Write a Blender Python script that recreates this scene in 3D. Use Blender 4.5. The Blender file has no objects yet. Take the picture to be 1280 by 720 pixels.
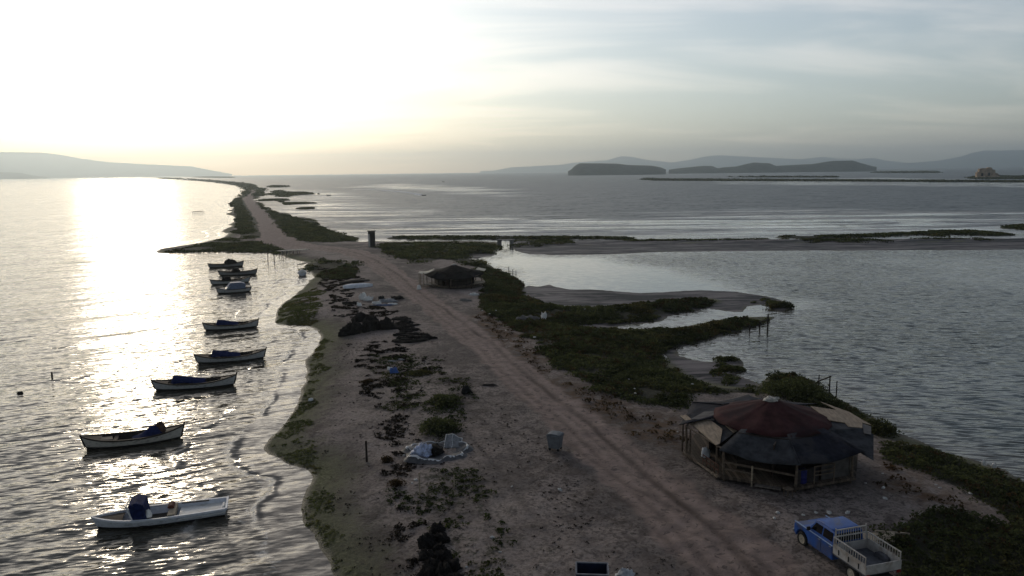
import bpy, bmesh, math, random
import numpy as np
from mathutils import Vector, Matrix
R = math.radians
random.seed(7)
rng = np.random.default_rng(7)
scene = bpy.context.scene
col = scene.collection

# ------------------------------------------------------------------ camera
CAM_H = 17.0
FPX = 960.0                       # focal length in photo pixels (1280 wide)
PITCH = math.atan(145.5 / FPX)
ROLL = math.atan(15.0 / 1280.0)
fwd = Vector((0, math.cos(PITCH), -math.sin(PITCH)))
_r0 = Vector((1, 0, 0)); _u0 = Vector((0, math.sin(PITCH), math.cos(PITCH)))
c_up = _u0 * math.cos(ROLL) + _r0 * math.sin(ROLL)
c_rt = _r0 * math.cos(ROLL) - _u0 * math.sin(ROLL)
cam_d = bpy.data.cameras.new('camera'); cam = bpy.data.objects.new('camera', cam_d); col.objects.link(cam)
cam_d.sensor_width = 36.0; cam_d.lens = 36.0 * FPX / 1280.0
cam_d.clip_start = 0.5; cam_d.clip_end = 120000.0
m = Matrix((c_rt, c_up, -fwd)).transposed().to_4x4(); m.translation = (0, 0, CAM_H)
cam.matrix_world = m
scene.camera = cam

# ------------------------------------------------------------------ light
SUN_EL, SUN_AZ = R(15.5), R(-26.5)         # azimuth clockwise from +Y
sun_dir = Vector((math.sin(SUN_AZ) * math.cos(SUN_EL), math.cos(SUN_AZ) * math.cos(SUN_EL), math.sin(SUN_EL)))
sd = bpy.data.lights.new('sun', 'SUN'); sd.energy = 0.42; sd.angle = R(6.0); sd.color = (1.0, 0.84, 0.62)
so = bpy.data.objects.new('sun', sd); col.objects.link(so)
so.rotation_euler = sun_dir.to_track_quat('Z', 'Y').to_euler()
so.location = (0, 0, 200)

scene.view_settings.view_transform = 'Standard'
scene.view_settings.look = 'None'
scene.view_settings.gamma = 1.0
scene.view_settings.exposure = 0.22
scene.cycles.volume_step_rate = 1.0
scene.cycles.max_bounces = 6
scene.cycles.diffuse_bounces = 2
scene.cycles.glossy_bounces = 3
scene.cycles.transparent_max_bounces = 8
scene.cycles.volume_bounces = 0
scene.cycles.sample_clamp_indirect = 4.0

class NT:
    """tiny node-tree helper"""
    def __init__(s, tree): s.t = tree; s.n = tree.nodes; s.l = tree.links
    def new(s, typ, **kw):
        n = s.n.new(typ)
        for k, v in kw.items(): setattr(n, k, v)
        return n
    def link(s, a, b): s.l.new(a, b)
    def put(s, sock, v):
        if isinstance(v, bpy.types.NodeSocket): s.l.new(v, sock)
        elif v is not None:
            if hasattr(sock.default_value, '__len__') and not hasattr(v, '__len__'): v = (v,) * len(sock.default_value)
            if hasattr(v, '__len__') and len(v) == 3 and len(sock.default_value) == 4: v = (*v, 1.0)
            sock.default_value = v
    def math(s, op, a, b=None, c=None, clamp=False):
        n = s.new('ShaderNodeMath', operation=op, use_clamp=clamp)
        s.put(n.inputs[0], a); s.put(n.inputs[1], b)
        if c is not None: s.put(n.inputs[2], c)
        return n.outputs[0]
    def vmath(s, op, a, b=None):
        n = s.new('ShaderNodeVectorMath', operation=op)
        s.put(n.inputs[0], a); s.put(n.inputs[1], b)
        return n.outputs[1] if op in ('DOT_PRODUCT', 'LENGTH', 'DISTANCE') else n.outputs[0]
    def mix(s, f, a, b, mode='MIX'):
        n = s.new('ShaderNodeMix', data_type='RGBA', blend_type=mode)
        s.put(n.inputs[0], f); s.put(n.inputs[6], a); s.put(n.inputs[7], b)
        return n.outputs[2]
    def ramp(s, f, a, b, smooth=True, lo=0.0, hi=1.0):
        n = s.new('ShaderNodeMapRange', interpolation_type='SMOOTHSTEP' if smooth else 'LINEAR')
        s.put(n.inputs[0], f); s.put(n.inputs[1], a); s.put(n.inputs[2], b); s.put(n.inputs[3], lo); s.put(n.inputs[4], hi)
        return n.outputs[0]
    def noise(s, vec, scale, detail=3.0, rough=0.5, dist=0.0):
        n = s.new('ShaderNodeTexNoise')
        s.put(n.inputs['Vector'], vec); s.put(n.inputs['Scale'], scale); s.put(n.inputs['Detail'], detail)
        s.put(n.inputs['Roughness'], rough); s.put(n.inputs['Distortion'], dist)
        return n.outputs[0]
    def mapping(s, vec, rot=(0, 0, 0), scale=(1, 1, 1), loc=(0, 0, 0)):
        n = s.new('ShaderNodeMapping')
        s.put(n.inputs[0], vec); s.put(n.inputs[1], loc); s.put(n.inputs[2], rot); s.put(n.inputs[3], scale)
        return n.outputs[0]

# ------------------------------------------------------------------ world
W = bpy.data.worlds.new('World'); scene.world = W; W.use_nodes = True
N = NT(W.node_tree); N.n.clear()
sky = N.new('ShaderNodeTexSky', sky_type='NISHITA', sun_disc=False, sun_elevation=SUN_EL, sun_rotation=SUN_AZ,
            air_density=1.0, dust_density=0.7, ozone_density=1.5)
gen = N.new('ShaderNodeTexCoord').outputs['Generated']
dirn = N.vmath('NORMALIZE', gen)
sep = N.new('ShaderNodeSeparateXYZ'); N.link(dirn, sep.inputs[0])
elz = sep.outputs[2]
# angle from the sun, in degrees
cosang = N.vmath('DOT_PRODUCT', dirn, tuple(sun_dir))
ang = N.math('MULTIPLY', N.math('ARCCOSINE', N.math('MINIMUM', cosang, 0.99999)), 180 / math.pi)
# veil of thin high cloud, stretched along the horizon
flat = N.math('ADD', N.math('MAXIMUM', elz, 0.0), 0.12)
cvec = N.new('ShaderNodeCombineXYZ')
N.link(N.math('DIVIDE', sep.outputs[0], flat), cvec.inputs[0]); N.link(N.math('DIVIDE', sep.outputs[1], flat), cvec.inputs[1])
c1 = N.noise(N.mapping(cvec.outputs[0], rot=(0, 0, R(35)), scale=(0.55, 1.3, 1), loc=(3.1, 0.4, 0)), 0.9, 5, 0.55, 0.6)
c2 = N.noise(N.mapping(cvec.outputs[0], rot=(0, 0, R(-20)), scale=(0.35, 0.9, 1), loc=(8.7, 1.9, 0)), 0.5, 4, 0.5, 0.3)
cloud = N.ramp(N.math('ADD', N.math('MULTIPLY', c1, 0.62), N.math('MULTIPLY', c2, 0.38)), 0.42, 0.60)
glow1 = N.math('EXPONENT', N.math('MULTIPLY', ang, -1 / 7.0))
glow2 = N.math('EXPONENT', N.math('MULTIPLY', ang, -1 / 16.0))
glowc = N.mix(1.0, N.mix(1.0, N.mix(1.0, (1.0, 0.85, 0.70), glow2, 'MULTIPLY'), (9.5, 9.5, 9.5), 'MULTIPLY'),
              N.mix(1.0, N.mix(1.0, (1.0, 0.95, 0.85), glow1, 'MULTIPLY'), (6.0, 6.0, 6.0), 'MULTIPLY'), 'ADD')
base = N.mix(1.0, sky.outputs[0], (0.50, 0.49, 0.47), 'MULTIPLY')
veil = N.mix(1.0, N.mix(cloud, (1.16, 1.28, 1.46), (2.55, 2.40, 2.38)), N.ramp(elz, 0.12, 0.50, True, 1.0, 0.38), 'MULTIPLY')
glow3 = N.math('EXPONENT', N.math('MULTIPLY', ang, -1 / 30.0))
glowc = N.mix(1.0, glowc, N.mix(1.0, (2.4, 2.05, 1.80), glow3, 'MULTIPLY'), 'ADD')
tot = N.mix(1.0, N.mix(1.0, base, veil, 'ADD'), N.mix(1.0, glowc, N.mix(cloud, (0.72, 0.80, 0.86), (1.16, 1.12, 1.08)), 'MULTIPLY'), 'ADD')
# the sky away from the sun is dimmer
back = N.ramp(sep.outputs[1], -0.5, 0.80, True, 0.55, 1.0)
tot = N.mix(1.0, tot, back, 'MULTIPLY')
bg = N.new('ShaderNodeBackground'); N.link(tot, bg.inputs[0]); bg.inputs[1].default_value = 0.12
out = N.new('ShaderNodeOutputWorld'); N.link(bg.outputs[0], out.inputs[0])

# ------------------------------------------------------------------ helpers: photo pixel -> point of the place
def ray(px, py):
    return (fwd * FPX + c_rt * (px - 640.0) + c_up * (360.0 - py)).normalized()
def gp(px, py, z=0.0):
    d = ray(px, py)
    if d.z > -1e-5: d.z = -1e-5
    t = (CAM_H - z) / -d.z
    return Vector((d.x * t, d.y * t, z))
def poly(pts, z=0.0):
    return np.array([gp(x, y, z)[:2] for x, y in pts])

def hash2(ix, iy, seed):
    h = (ix.astype(np.int64) * 374761393 + iy.astype(np.int64) * 668265263 + seed * 1442695041) & 0x7fffffff
    h = ((h ^ (h >> 13)) * 1274126177) & 0x7fffffff
    return ((h ^ (h >> 16)) & 0xffff) / 65535.0
def vnoise(x, y, seed=0):
    ix = np.floor(x); iy = np.floor(y); fx = x - ix; fy = y - iy
    fx = fx * fx * (3 - 2 * fx); fy = fy * fy * (3 - 2 * fy)
    a = hash2(ix, iy, seed); b = hash2(ix + 1, iy, seed); c = hash2(ix, iy + 1, seed); d = hash2(ix + 1, iy + 1, seed)
    return (a * (1 - fx) + b * fx) * (1 - fy) + (c * (1 - fx) + d * fx) * fy
def fbm(x, y, seed=0, oct=4):
    s = 0; a = 0.5; t = 0
    for o in range(oct):
        s = s + a * vnoise(x * 2 ** o, y * 2 ** o, seed + o * 17); t += a; a *= 0.5
    return s / t * 2 - 1
def seg_dist(X, Y, pts, closed=True):
    d2 = np.full(X.shape, 1e18)
    n = len(pts)
    for i in range(n if closed else n - 1):
        a = pts[i]; b = pts[(i + 1) % n]; ex, ey = b - a
        L = ex * ex + ey * ey + 1e-12
        t = np.clip(((X - a[0]) * ex + (Y - a[1]) * ey) / L, 0, 1)
        q = (X - a[0] - t * ex) ** 2 + (Y - a[1] - t * ey) ** 2
        np.minimum(d2, q, out=d2)
    return np.sqrt(d2)
def inside(X, Y, pts):
    r = np.zeros(X.shape, bool); n = len(pts)
    for i in range(n):
        x0, y0 = pts[i]; x1, y1 = pts[(i + 1) % n]
        if y0 == y1: continue
        c = ((y0 > Y) != (y1 > Y)) & (X < (x1 - x0) * (Y - y0) / (y1 - y0) + x0)
        r ^= c
    return r
def sdf(X, Y, pts):
    """metres to the outline, positive inside; far from its bounding box only a rough figure"""
    out_ = np.full(X.shape, -1e3)
    lo = pts.min(0); hi = pts.max(0); mg = 60.0
    k = (X > lo[0] - mg) & (X < hi[0] + mg) & (Y > lo[1] - mg) & (Y < hi[1] + mg)
    if k.any():
        d = seg_dist(X[k], Y[k], pts); ins = inside(X[k], Y[k], pts)
        out_[k] = np.where(ins, d, -d)
    return out_

# ------------------------------------------------------------------ outlines of the place
P_MAIN = poly([(500,1000),(470,830),(440,765),(415,720),(410,705),(397,685),(391,668),(380,655),(377,637),(379,625),(386,610),(389,598),(380,586),
 (360,580),(345,572),(333,568),(328,560),(335,549),(345,539),(366,516),(372,496),(384,476),(386,463),(383,450),(395,435),(402,421),(398,413),
 (385,408),(365,407),(345,406),(341,403),(344,392),(352,380),(369,369),(383,356),(392,347),(390,340),(380,336),(384,328),(372,326),(352,320),
 (335,316.5),(310,316),(280,315),(250,315.3),(220,316.5),(200,316.5),(195,315),(199,311.3),(225,307.5),(255,303),(283,296),(286,292),(275,289.5),
 (284,285),(292,281.5),(287,281),(296,275.5),(293,269),(281,267.2),(282,266),(293,260),(286,254.5),(292,251),(305,242),(306,237),(303,233),(296,231.5),
 (284,230.5),(267,228.2),(249,226.3),(230,225.3),(217,224.3),(196,222.9),(185,222.5),(196,222.2),(217,223.0),(236,224.6),(261,226),(272,226.6),(286,227.5),
 (296,228.2),(305,230),(312,230.6),(318,233),(331,235.8),(328,240),(326,244),(320,250),(325,252.5),(334,258),(345,265),(357,266.5),(360,270.5),(380,272),(390,273.5),
 (400,279),(404,284),(412,286),(430,292),(440,294.5),(446,298),(449,302.3),(470,301.5),(490,302.2),(560,301.5),(600,301.5),(624,303),(626,308),(620,317),(600,318),(585,321),(595,326),
 (610,330),(622,339),(645,347),(657,357),(650,366),(672,376),(695,382.5),(735,384.5),(760,383),(785,381),(830,376),(880,372),(900,374.5),(905,378),(872,386.5),(835,395),(790,401.5),
 (762,403),(735,403.5),(728,407),(740,411),(797,412),(832,411),(860,407.5),(900,399.5),(935,396.3),(967,396),(960,402),(935,412),(910,416.5),(880,427),(842,435.5),(828,445),
 (832,452),(850,459),(862,470),(880,476),(905,482),(940,484),(952,478),(958,470),(972,464),(995,467.5),(1020,477),(1037,492),(1065,507),(1085,522),(1120,542),(1150,552),
 (1177,565),(1210,573),(1250,587),(1280,601),(1400,655),(1700,800),(1900,1000)])
P_LAND2 = [poly(p) for p in [
 [(327,243.6),(345,242.6),(344,239),(352,238.5),(353,241.5),(372,241),(385,241.6),(392,242.6),(380,243.6),(366,244.5),(360,246.5),(348,246.3),(346,244)],
 [(323,250.2),(345,249.3),(360,249.3),(361,251),(352,251.3),(353,254),(372,253.6),(386,253.2),(395,254.3),(384,255),(370,255.4),(358,256.3),(350,253),(345,250.8),(326,251.6)],
 [(371,261.2),(376,260.2),(391,259.8),(392,261.3),(380,262)],
 [(335,233.4),(345,233.0),(358,233.1),(358,233.9),(343,234.6)],
 [(228,220.75),(255,221.1),(291,222.1),(290,222.5),(255,222.1),(229,221.2)],
 [(484,297.4),(520,296.3),(600,296.4),(640,297),(700,296.4),(766,297),(793,298),(790,299.8),(740,299.4),(700,299.2),(640,299.3),(600,299.4),(520,299.2),(486,299)],
 [(637,302),(680,300.8),(760,300.8),(860,300.3),(970,299.6),(1100,299.2),(1280,298.4),(1500,297.2),(1500,301),(1280,302),(1100,303.4),(970,304),(860,304.5),(760,306.2),(700,308),(640,309)],
 [(969,297.2),(985,295.5),(1040,295.2),(1102,293),(1140,291),(1177,289),(1215,289),(1250,291.5),(1272,293),(1250,295.2),(1190,293.2),(1177,295.6),(1150,293.4),(1102,296),(1040,297.8),(985,298.2)],
 [(1250,285.2),(1262,282.6),(1290,281.2),(1340,280),(1400,282),(1320,287),(1280,287.6)],
 [(803,224.6),(812,223.8),(825,224.6),(900,225.0),(1050,225.6),(1150,226.3),(1280,227.0),(1500,227.6),(1500,228.7),(1280,228.1),(1150,227.5),(1050,226.8),(900,226.3),(822,225.8)],
 [(905,221.6),(960,221.2),(1046,221.3),(1046,221.9),(960,222)],
 [(1092,216.0),(1130,215.6),(1172,215.6),(1172,216.3),(1110,216.5)],
 [(1080,209.9),(1150,209.0),(1280,207.9),(1460,206.0),(1460,207.6),(1280,209.2),(1150,210.0)],
 [(1214,222.2),(1225,221),(1240,220.5),(1262,221.6),(1290,221.3),(1400,220.6),(1400,223),(1262,224),(1230,224),(1216,223.6)],
]]
P_MUD = [poly(p) for p in [
 [(640,366),(652,362),(659,356.5),(672,358),(687,355.4),(697,358.5),(710,361),(755,362.5),(800,366.2),(875,362.3),(920,364),(960,370),(985,377),(988,384),(977,389.5),(966,386.5),
  (950,381.5),(935,383),(928,390),(907,389),(880,384.3),(871,389),(872,386.5),(837,395.5),(829,401),(785,406.5),(760,411),(735,411.5),(690,400),(660,380)],
 [(637,303),(760,301.5),(970,300.5),(1280,299.5),(1500,298),(1500,311),(1280,312.2),(961,313.6),(820,315),(755,318.4),(700,319.4),(660,318.4),(642,314)],
 [(826,441),(845,436),(850,444),(872,450),(896,452),(903,446),(914,446.5),(926,451),(934,463),(923,468),(951,479),(965,486),(900,490),(850,470)],
 [(578,321),(600,317.5),(624,316),(621,320),(603,322.5),(597,326)],
 [(1085,520),(1120,541),(1151,552),(1178,564),(1211,572),(1252,586),(1290,604),(1290,612),(1210,580),(1120,553),(1085,535)],
]]
P_WETPUDDLE = poly([(358,640),(372,632),(378,640),(384,662),(398,688),(392,694),(372,684),(360,664)])
# vegetation
ZL = 0.9
V_SHRUB = [poly(p, 0.35) for p in [
 [(474,305),(520,303),(600,303),(622,306),(615,316),(588,321),(612,333),(640,345),(655,356),(648,367),(672,377),(697,384),(738,386),(785,382),(830,377),(884,373),(898,376),(870,386),(832,395),(788,401),(745,403),(722,404),(726,409),
  (745,413),(800,414),(835,412),(862,409),(902,401),(937,398),(964,397),(950,403),(930,412),(905,416),(876,426),(838,436),(822,446),(828,455),(848,463),(858,474),(880,482),(915,486),(945,490),(962,494),(905,497),(868,500),(852,516),(800,512),(745,497),(705,470),(672,440),
  (640,410),(612,400),(604,382),(606,352),(590,335),(556,326),(520,333),(492,324),(478,314)],
 [(940,486),(953,477),(960,469),(973,464.5),(995,468),(1018,477),(1035,491),(1062,507),(1085,523),(1118,543),(1090,545),(1075,530),(1050,513),(1010,497),(970,492)],
 [(895,448),(912,446),(926,450),(933,462),(922,467),(950,480),(930,484),(905,478),(892,462)],
 [(938,375),(945,371.5),(960,372.5),(983,378.5),(986,384.5),(974,388.5),(964,385),(958,379)],
 [(1086,560),(1105,555),(1150,556),(1178,567),(1212,575),(1250,588),(1290,606),(1420,670),(1420,735),(1300,690),(1262,662),(1225,640),(1190,618),(1150,600),(1100,580)],
 [(1110,690),(1130,668),(1165,655),(1200,648),(1250,665),(1330,705),(1420,760),(1420,900),(1200,850),(1130,760)],
 # the neck of the spit, either side of the track
 [(203,314.5),(230,309.5),(258,304),(286,297),(300,301),(322,303),(345,308),(365,314),(350,318),(330,315.5),(280,314.3),(230,315)],
 [(300,243),(309,238),(314,241),(303,247.5),(312,262),(322,278),(328,297),(308,299),(295,290),(300,278),(296,272),(297,262),(288,255)],
 [(322,253),(334,259),(346,266.5),(358,268),(372,273),(390,275),(400,281),(404,286),(418,288.5),(430,293),(443,297),(442,301),(405,303),(376,301),(357,291),(344,275),(334,264)],
 [(186,222.6),(217,223.6),(249,225.8),(284,229.2),(300,231.6),(308,234.5),(312,237.5),(316,233.5),(312,231),(296,228.6),(272,226.9),(236,224.8)],
 [(318,235),(330,236.2),(326,242),(321,250),(318,246),(322,240)],
 [(382,330),(405,325),(440,335),(450,345),(440,352),(420,352),(400,345)],
]] + P_LAND2[:6] + P_LAND2[7:14]
V_DARKTOP = P_LAND2[6]
V_DRY = [poly(p, ZL) for p in [
 [(600,385),(640,405),(672,440),(705,470),(745,497),(800,512),(850,520),(856,545),(830,552),(780,525),(730,520),(690,505),(650,470),(615,430),(590,405)],
 [(1090,560),(1150,600),(1225,642),(1262,668),(1240,672),(1180,640),(1120,610)],
]]
V_TUFT = [poly(p, ZL) for p in [
 [(515,590),(560,585),(600,600),(650,640),(660,690),(640,740),(560,740),(540,660),(515,620)],
 [(470,440),(520,440),(580,480),(590,540),(560,560),(500,540),(480,500)],
]]
ROAD_C = [(1010,800),(938,720),(850,640),(765,566),(690,503),(600,427),(542,382),(500,350),(468,326),(440,313),(405,307.5),(372,305.5),(345,298),(334,285),(323,268),(312,254),(309,247),(316,240),(319,235)]
R_CENTRE = poly(ROAD_C, ZL)
R_WIDTH = np.array([2.6,2.6,2.5,2.3,2.1,2.0,2.2,2.4,2.6,3.4,4.0,5.0,5.2,4.2,4.2,5.0,5.5,5.0,4.0])
HAZE = True
# ------------------------------------------------------------------ terrain
def terrain_height(X, Y):
    """height of the land and the masks that say what grows where"""
    rr = np.hypot(X, Y)
    far = np.clip((rr - 120) / 400, 0, 1)
    wob = fbm(X / 3.0, Y / 3.0, 3, 4) * 0.55 * (1 - far) + fbm(X / 22.0, Y / 22.0, 5, 3) * (0.5 + 3.0 * far)
    dmain = sdf(X, Y, P_MAIN) + wob * np.clip(rr / 200, 0.55, 1.5)
    d2 = np.full(X.shape, -1e3)
    for p in P_LAND2: np.maximum(d2, sdf(X, Y, p), out=d2)
    d2 = d2 + wob * 0.8
    dm = np.full(X.shape, -1e3)
    for p in P_MUD: np.maximum(dm, sdf(X, Y, p), out=dm)
    dm = dm + wob * 1.1
    hm = lambda d, top, run: np.where(d > 0, top * (1 - np.exp(-np.clip(d, 0, None) / run)), np.maximum(d * 0.12, -1.2))
    bump = fbm(X / 5.0, Y / 5.0, 11, 4) * 0.10 + fbm(X / 0.9, Y / 0.9, 12, 3) * 0.075
    t_ = np.clip((Y - 140) / 45, 0, 1); low = 1 - 0.58 * t_ * t_ * (3 - 2 * t_)
    h1 = low * hm(dmain, 0.95, 4.5) + np.clip(dmain / 4, 0, 1) * bump
    h2 = hm(d2, 0.38, 1.2) + np.clip(d2 / 3, 0, 1) * bump
    h3 = hm(dm, 0.075, 1.5) + np.clip(dm / 2, 0, 1) * (fbm(X / 4, Y / 9, 21, 4) * 0.07 - 0.005)
    h = np.maximum(np.maximum(h1, h2), h3)
    d = np.maximum(np.maximum(dmain, d2), dm)
    mud = np.clip((dm + 0.6) / 1.2, 0, 1) * (1 - np.clip(np.maximum(dmain, d2) / 1.2 + 0.2, 0, 1))
    return h, d, mud, dmain
def hgt(x, y):
    return float(terrain_height(np.array([x], float), np.array([y], float))[0][0])
def on(px, py):
    """photo pixel -> point on the ground (land or water)"""
    z = 0.8
    for _ in range(4):
        p = gp(px, py, z); z = max(hgt(p.x, p.y), 0.0)
    return Vector((p.x, p.y, z))

ys = np.concatenate([np.arange(990, 430, -2.2), np.arange(430, 265, -1.0), np.arange(265, 222, -0.45), np.arange(222, 214.9, -0.2)])
ang_r = np.arctan((ys - 360) / FPX) + PITCH
rad = CAM_H / np.tan(np.clip(ang_r, 0.00012, None))
rad = rad[(rad > 0) & (rad < 15800)]
az = np.arctan((np.concatenate([np.arange(-900, -330, 12.0), np.arange(-330, 1280 + 331, 2.3), np.arange(1620, 2300, 12.0)]) - 640) / FPX)
def polar(rad, az):
    # rows of equal depth: the rows are straight lines across the view, so nothing is squeezed at the sides
    T = np.tan(az)
    X = rad[:, None] * T[None, :]; Y = np.repeat(rad[:, None], len(az), 1)
    return X, Y
def grid_mesh(name, X, Y, Z, keep=None):
    nr, nc = X.shape
    idx = np.arange(nr * nc).reshape(nr, nc)
    q = np.stack([idx[:-1, :-1], idx[:-1, 1:], idx[1:, 1:], idx[1:, :-1]], -1).reshape(-1, 4)
    if keep is not None: q = q[keep(q)]
    used, inv = np.unique(q, return_inverse=True)
    q = inv.reshape(-1, 4)
    V = np.stack([X.ravel(), Y.ravel(), Z.ravel()], -1)[used]
    me = bpy.data.meshes.new(name)
    me.vertices.add(len(V)); me.vertices.foreach_set('co', V.ravel().astype(np.float32))
    me.loops.add(q.size); me.loops.foreach_set('vertex_index', q.ravel().astype(np.int32))
    me.polygons.add(len(q)); me.polygons.foreach_set('loop_start', (np.arange(len(q)) * 4).astype(np.int32))
    me.polygons.foreach_set('loop_total', np.full(len(q), 4, np.int32))
    me.update(calc_edges=True)
    me.polygons.foreach_set('use_smooth', np.ones(len(q), bool))
    return me, used
def attr4(me, name, a):
    at = me.attributes.new(name, 'FLOAT_COLOR', 'POINT')
    at.data.foreach_set('color', np.ascontiguousarray(a, np.float32).ravel())
def tag(o, label=None, cat=None, group=None, kind=None):
    if label: o['label'] = label
    if cat: o['category'] = cat
    if group: o['group'] = group
    if kind: o['kind'] = kind
    return o
def link(name, me, mat=None, parent=None):
    o = bpy.data.objects.new(name, me); col.objects.link(o)
    if mat is not None and not me.materials: me.materials.append(mat)
    if parent is not None: o.parent = parent
    return o

def mat_new(name):
    mt = bpy.data.materials.new(name); mt.use_nodes = True
    n = NT(mt.node_tree); n.n.clear()
    o = n.new('ShaderNodeOutputMaterial'); b = n.new('ShaderNodeBsdfPrincipled')
    n.link(b.outputs[0], o.inputs[0])
    return mt, n, b

X, Y = polar(rad, az)
H, D, MUD, DMAIN = terrain_height(X, Y)
def mask(polys, soft, X=X, Y=Y, amp=0.8, seed=31):
    d = np.full(X.shape, -1e3)
    for p in polys: np.maximum(d, sdf(X, Y, p), out=d)
    rr = np.hypot(X, Y)
    d = d + fbm(X / 2.5, Y / 2.5, seed, 4) * amp * 1.4
    return np.clip(d / soft + 0.5, 0, 1)
def road_coord(X, Y):
    best = np.full(X.shape, 1e9); side = np.zeros(X.shape); wid = np.full(X.shape, 3.0)
    for i in range(len(R_CENTRE) - 1):
        a = R_CENTRE[i]; b = R_CENTRE[i + 1]; e = b - a; L = e @ e
        t = np.clip(((X - a[0]) * e[0] + (Y - a[1]) * e[1]) / L, 0, 1)
        qx = X - a[0] - t * e[0]; qy = Y - a[1] - t * e[1]; d = np.hypot(qx, qy)
        s = np.sign(e[0] * qy - e[1] * qx)
        k = d < best
        best = np.where(k, d, best); side = np.where(k, s, side)
        wid = np.where(k, R_WIDTH[i] * (1 - t) + R_WIDTH[i + 1] * t, wid)
    return best, side, wid
VEG = mask(V_SHRUB, 1.6)
VEG = np.maximum(VEG, mask([V_DARKTOP], 2.0, seed=33) * np.clip(fbm(X / 6, Y / 3, 40, 3) * 2.0 + 0.45, 0, 1))
DRY = mask(V_DRY, 3.0, amp=1.6, seed=35)
TUF = mask(V_TUFT, 4.0, amp=1.5, seed=36)
MUD = np.maximum(MUD, np.clip((sdf(X, Y, V_DARKTOP) + fbm(X / 3, Y / 3, 38, 3)) / 1.5 + 0.5, 0, 1))
RB, RS, RW = road_coord(X, Y)
ROAD = np.clip((RW - RB + fbm(X / 1.6, Y / 1.6, 51, 3) * 0.7) / 1.3 + 0.3, 0, 1)
rq = RB * RS + fbm(X / 9, Y / 9, 52, 3) * 0.55
rl = lambda c_, w_: np.exp(-((rq - c_) / w_) ** 2)
RUT = np.maximum.reduce([0.55 * rl(0.95, 0.20), 1.0 * rl(-0.62, 0.26), 0.45 * rl(1.75, 0.22), 0.40 * rl(0.1, 0.18), 0.4 * rl(-2.0, 0.25)]) * np.clip(0.75 + 0.8 * fbm(X / 4, Y / 4, 53, 3), 0.35, 1) * np.clip((220 - np.hypot(X, Y)) / 60, 0, 1)
for pl_, w_ in (([(520,425),(470,440),(420,452),(388,470),(372,500)], .8), ([(700,560),(770,610),(850,650),(960,690),(1040,760)], .6), ([(560,500),(600,540),(650,600),(720,680),(760,760)], .55), ([(545,372),(580,385),(640,430),(700,490),(780,545),(860,600)], .5), ([(505,480),(560,560),(590,640),(600,760)], .4)):
    q_ = np.abs(seg_dist(X, Y, poly(pl_, ZL), False) + fbm(X / 5, Y / 5, 54, 2) * .3 - 0.72)
    RUT = np.maximum(RUT, w_ * np.exp(-(q_ / 0.20) ** 2) * np.clip(0.7 + 0.9 * fbm(X / 3, Y / 3, 55, 3), 0.1, 1))
H = H - RUT * 0.05 * (D > 1.0) - 0.04 * ROAD * (D > 1.0)
AT1 = np.stack([VEG, ROAD, MUD, DRY], -1).reshape(-1, 4)
AT2 = np.stack([np.clip(DMAIN / 20, -1, 2), RUT, TUF, np.clip(D / 10, -1, 2)], -1).reshape(-1, 4)

# ground material
def one_m(n, k): return n.math('SUBTRACT', 1.0, k)
gm, n, b = mat_new('sandy ground')
pos = n.new('ShaderNodeNewGeometry').outputs['Position']
a1 = n.new('ShaderNodeAttribute', attribute_name='cover'); a2 = n.new('ShaderNodeAttribute', attribute_name='shore')
s1 = n.new('ShaderNodeSeparateColor'); n.link(a1.outputs['Color'], s1.inputs[0])
s2 = n.new('ShaderNodeSeparateColor'); n.link(a2.outputs['Color'], s2.inputs[0])
veg, road, mud, dry = s1.outputs[0], s1.outputs[1], s1.outputs[2], a1.outputs['Alpha']
shd, rut, tuf = s2.outputs[0], s2.outputs[1], s2.outputs[2]
nb = n.noise(pos, 0.22, 5, 0.6); nm = n.noise(pos, 1.1, 5, 0.62, 0.4); nf = n.noise(pos, 5.5, 5, 0.7); nff = n.noise(pos, 22.0, 4, 0.7)
c = n.mix(n.ramp(nb, 0.35, 0.66), (0.128, 0.109, 0.098), (0.305, 0.259, 0.229))
c = n.mix(n.math('MULTIPLY', n.ramp(nm, 0.46, 0.62), 0.8), c, (0.104, 0.083, 0.073))
c = n.mix(n.math('MULTIPLY', n.ramp(nf, 0.50, 0.59), 0.75), c, (0.061, 0.049, 0.041))
c = n.mix(n.math('MULTIPLY', n.math('MULTIPLY', n.ramp(shd, 0.13, 0.22), n.ramp(shd, 0.62, 0.40)), n.ramp(nb, 0.3, 0.6, True, 0.35, 0.9)), c, n.mix(n.ramp(nf, 0.35, 0.65), (0.36, 0.31, 0.27), (0.22, 0.18, 0.16)))
# algae and wrack along the left shore, dark when wet
gre = n.math('MULTIPLY', n.ramp(n.math('ADD', shd, n.math('MULTIPLY', n.math('SUBTRACT', nm, 0.5), 0.22)), 0.02, 0.18, True, 1.0, 0.0), n.ramp(n.math('ADD', n.math('MULTIPLY', nb, 0.5), n.math('MULTIPLY', nm, 0.5)), 0.40, 0.55, True, 0.7, 1.0))
c = n.mix(n.math('MULTIPLY', gre, 0.95), c, n.mix(n.ramp(nf, 0.40, 0.65), (0.078, 0.092, 0.034), (0.200, 0.198, 0.104)))
# patchy low weeds
wd = n.math('MULTIPLY', tuf, n.ramp(n.math('ADD', n.math('MULTIPLY', nm, 0.6), n.math('MULTIPLY', nf, 0.4)), 0.50, 0.60))
c = n.mix(n.math('MULTIPLY', wd, 0.8), c, (0.028, 0.036, 0.015))
c = n.mix(n.math('MULTIPLY', dry, n.ramp(nm, 0.36, 0.60)), c, n.mix(nf, (0.110, 0.062, 0.038), (0.160, 0.105, 0.060)))
c = n.mix(n.math('MULTIPLY', rut, 0.6), c, (0.060, 0.049, 0.043))
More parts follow.
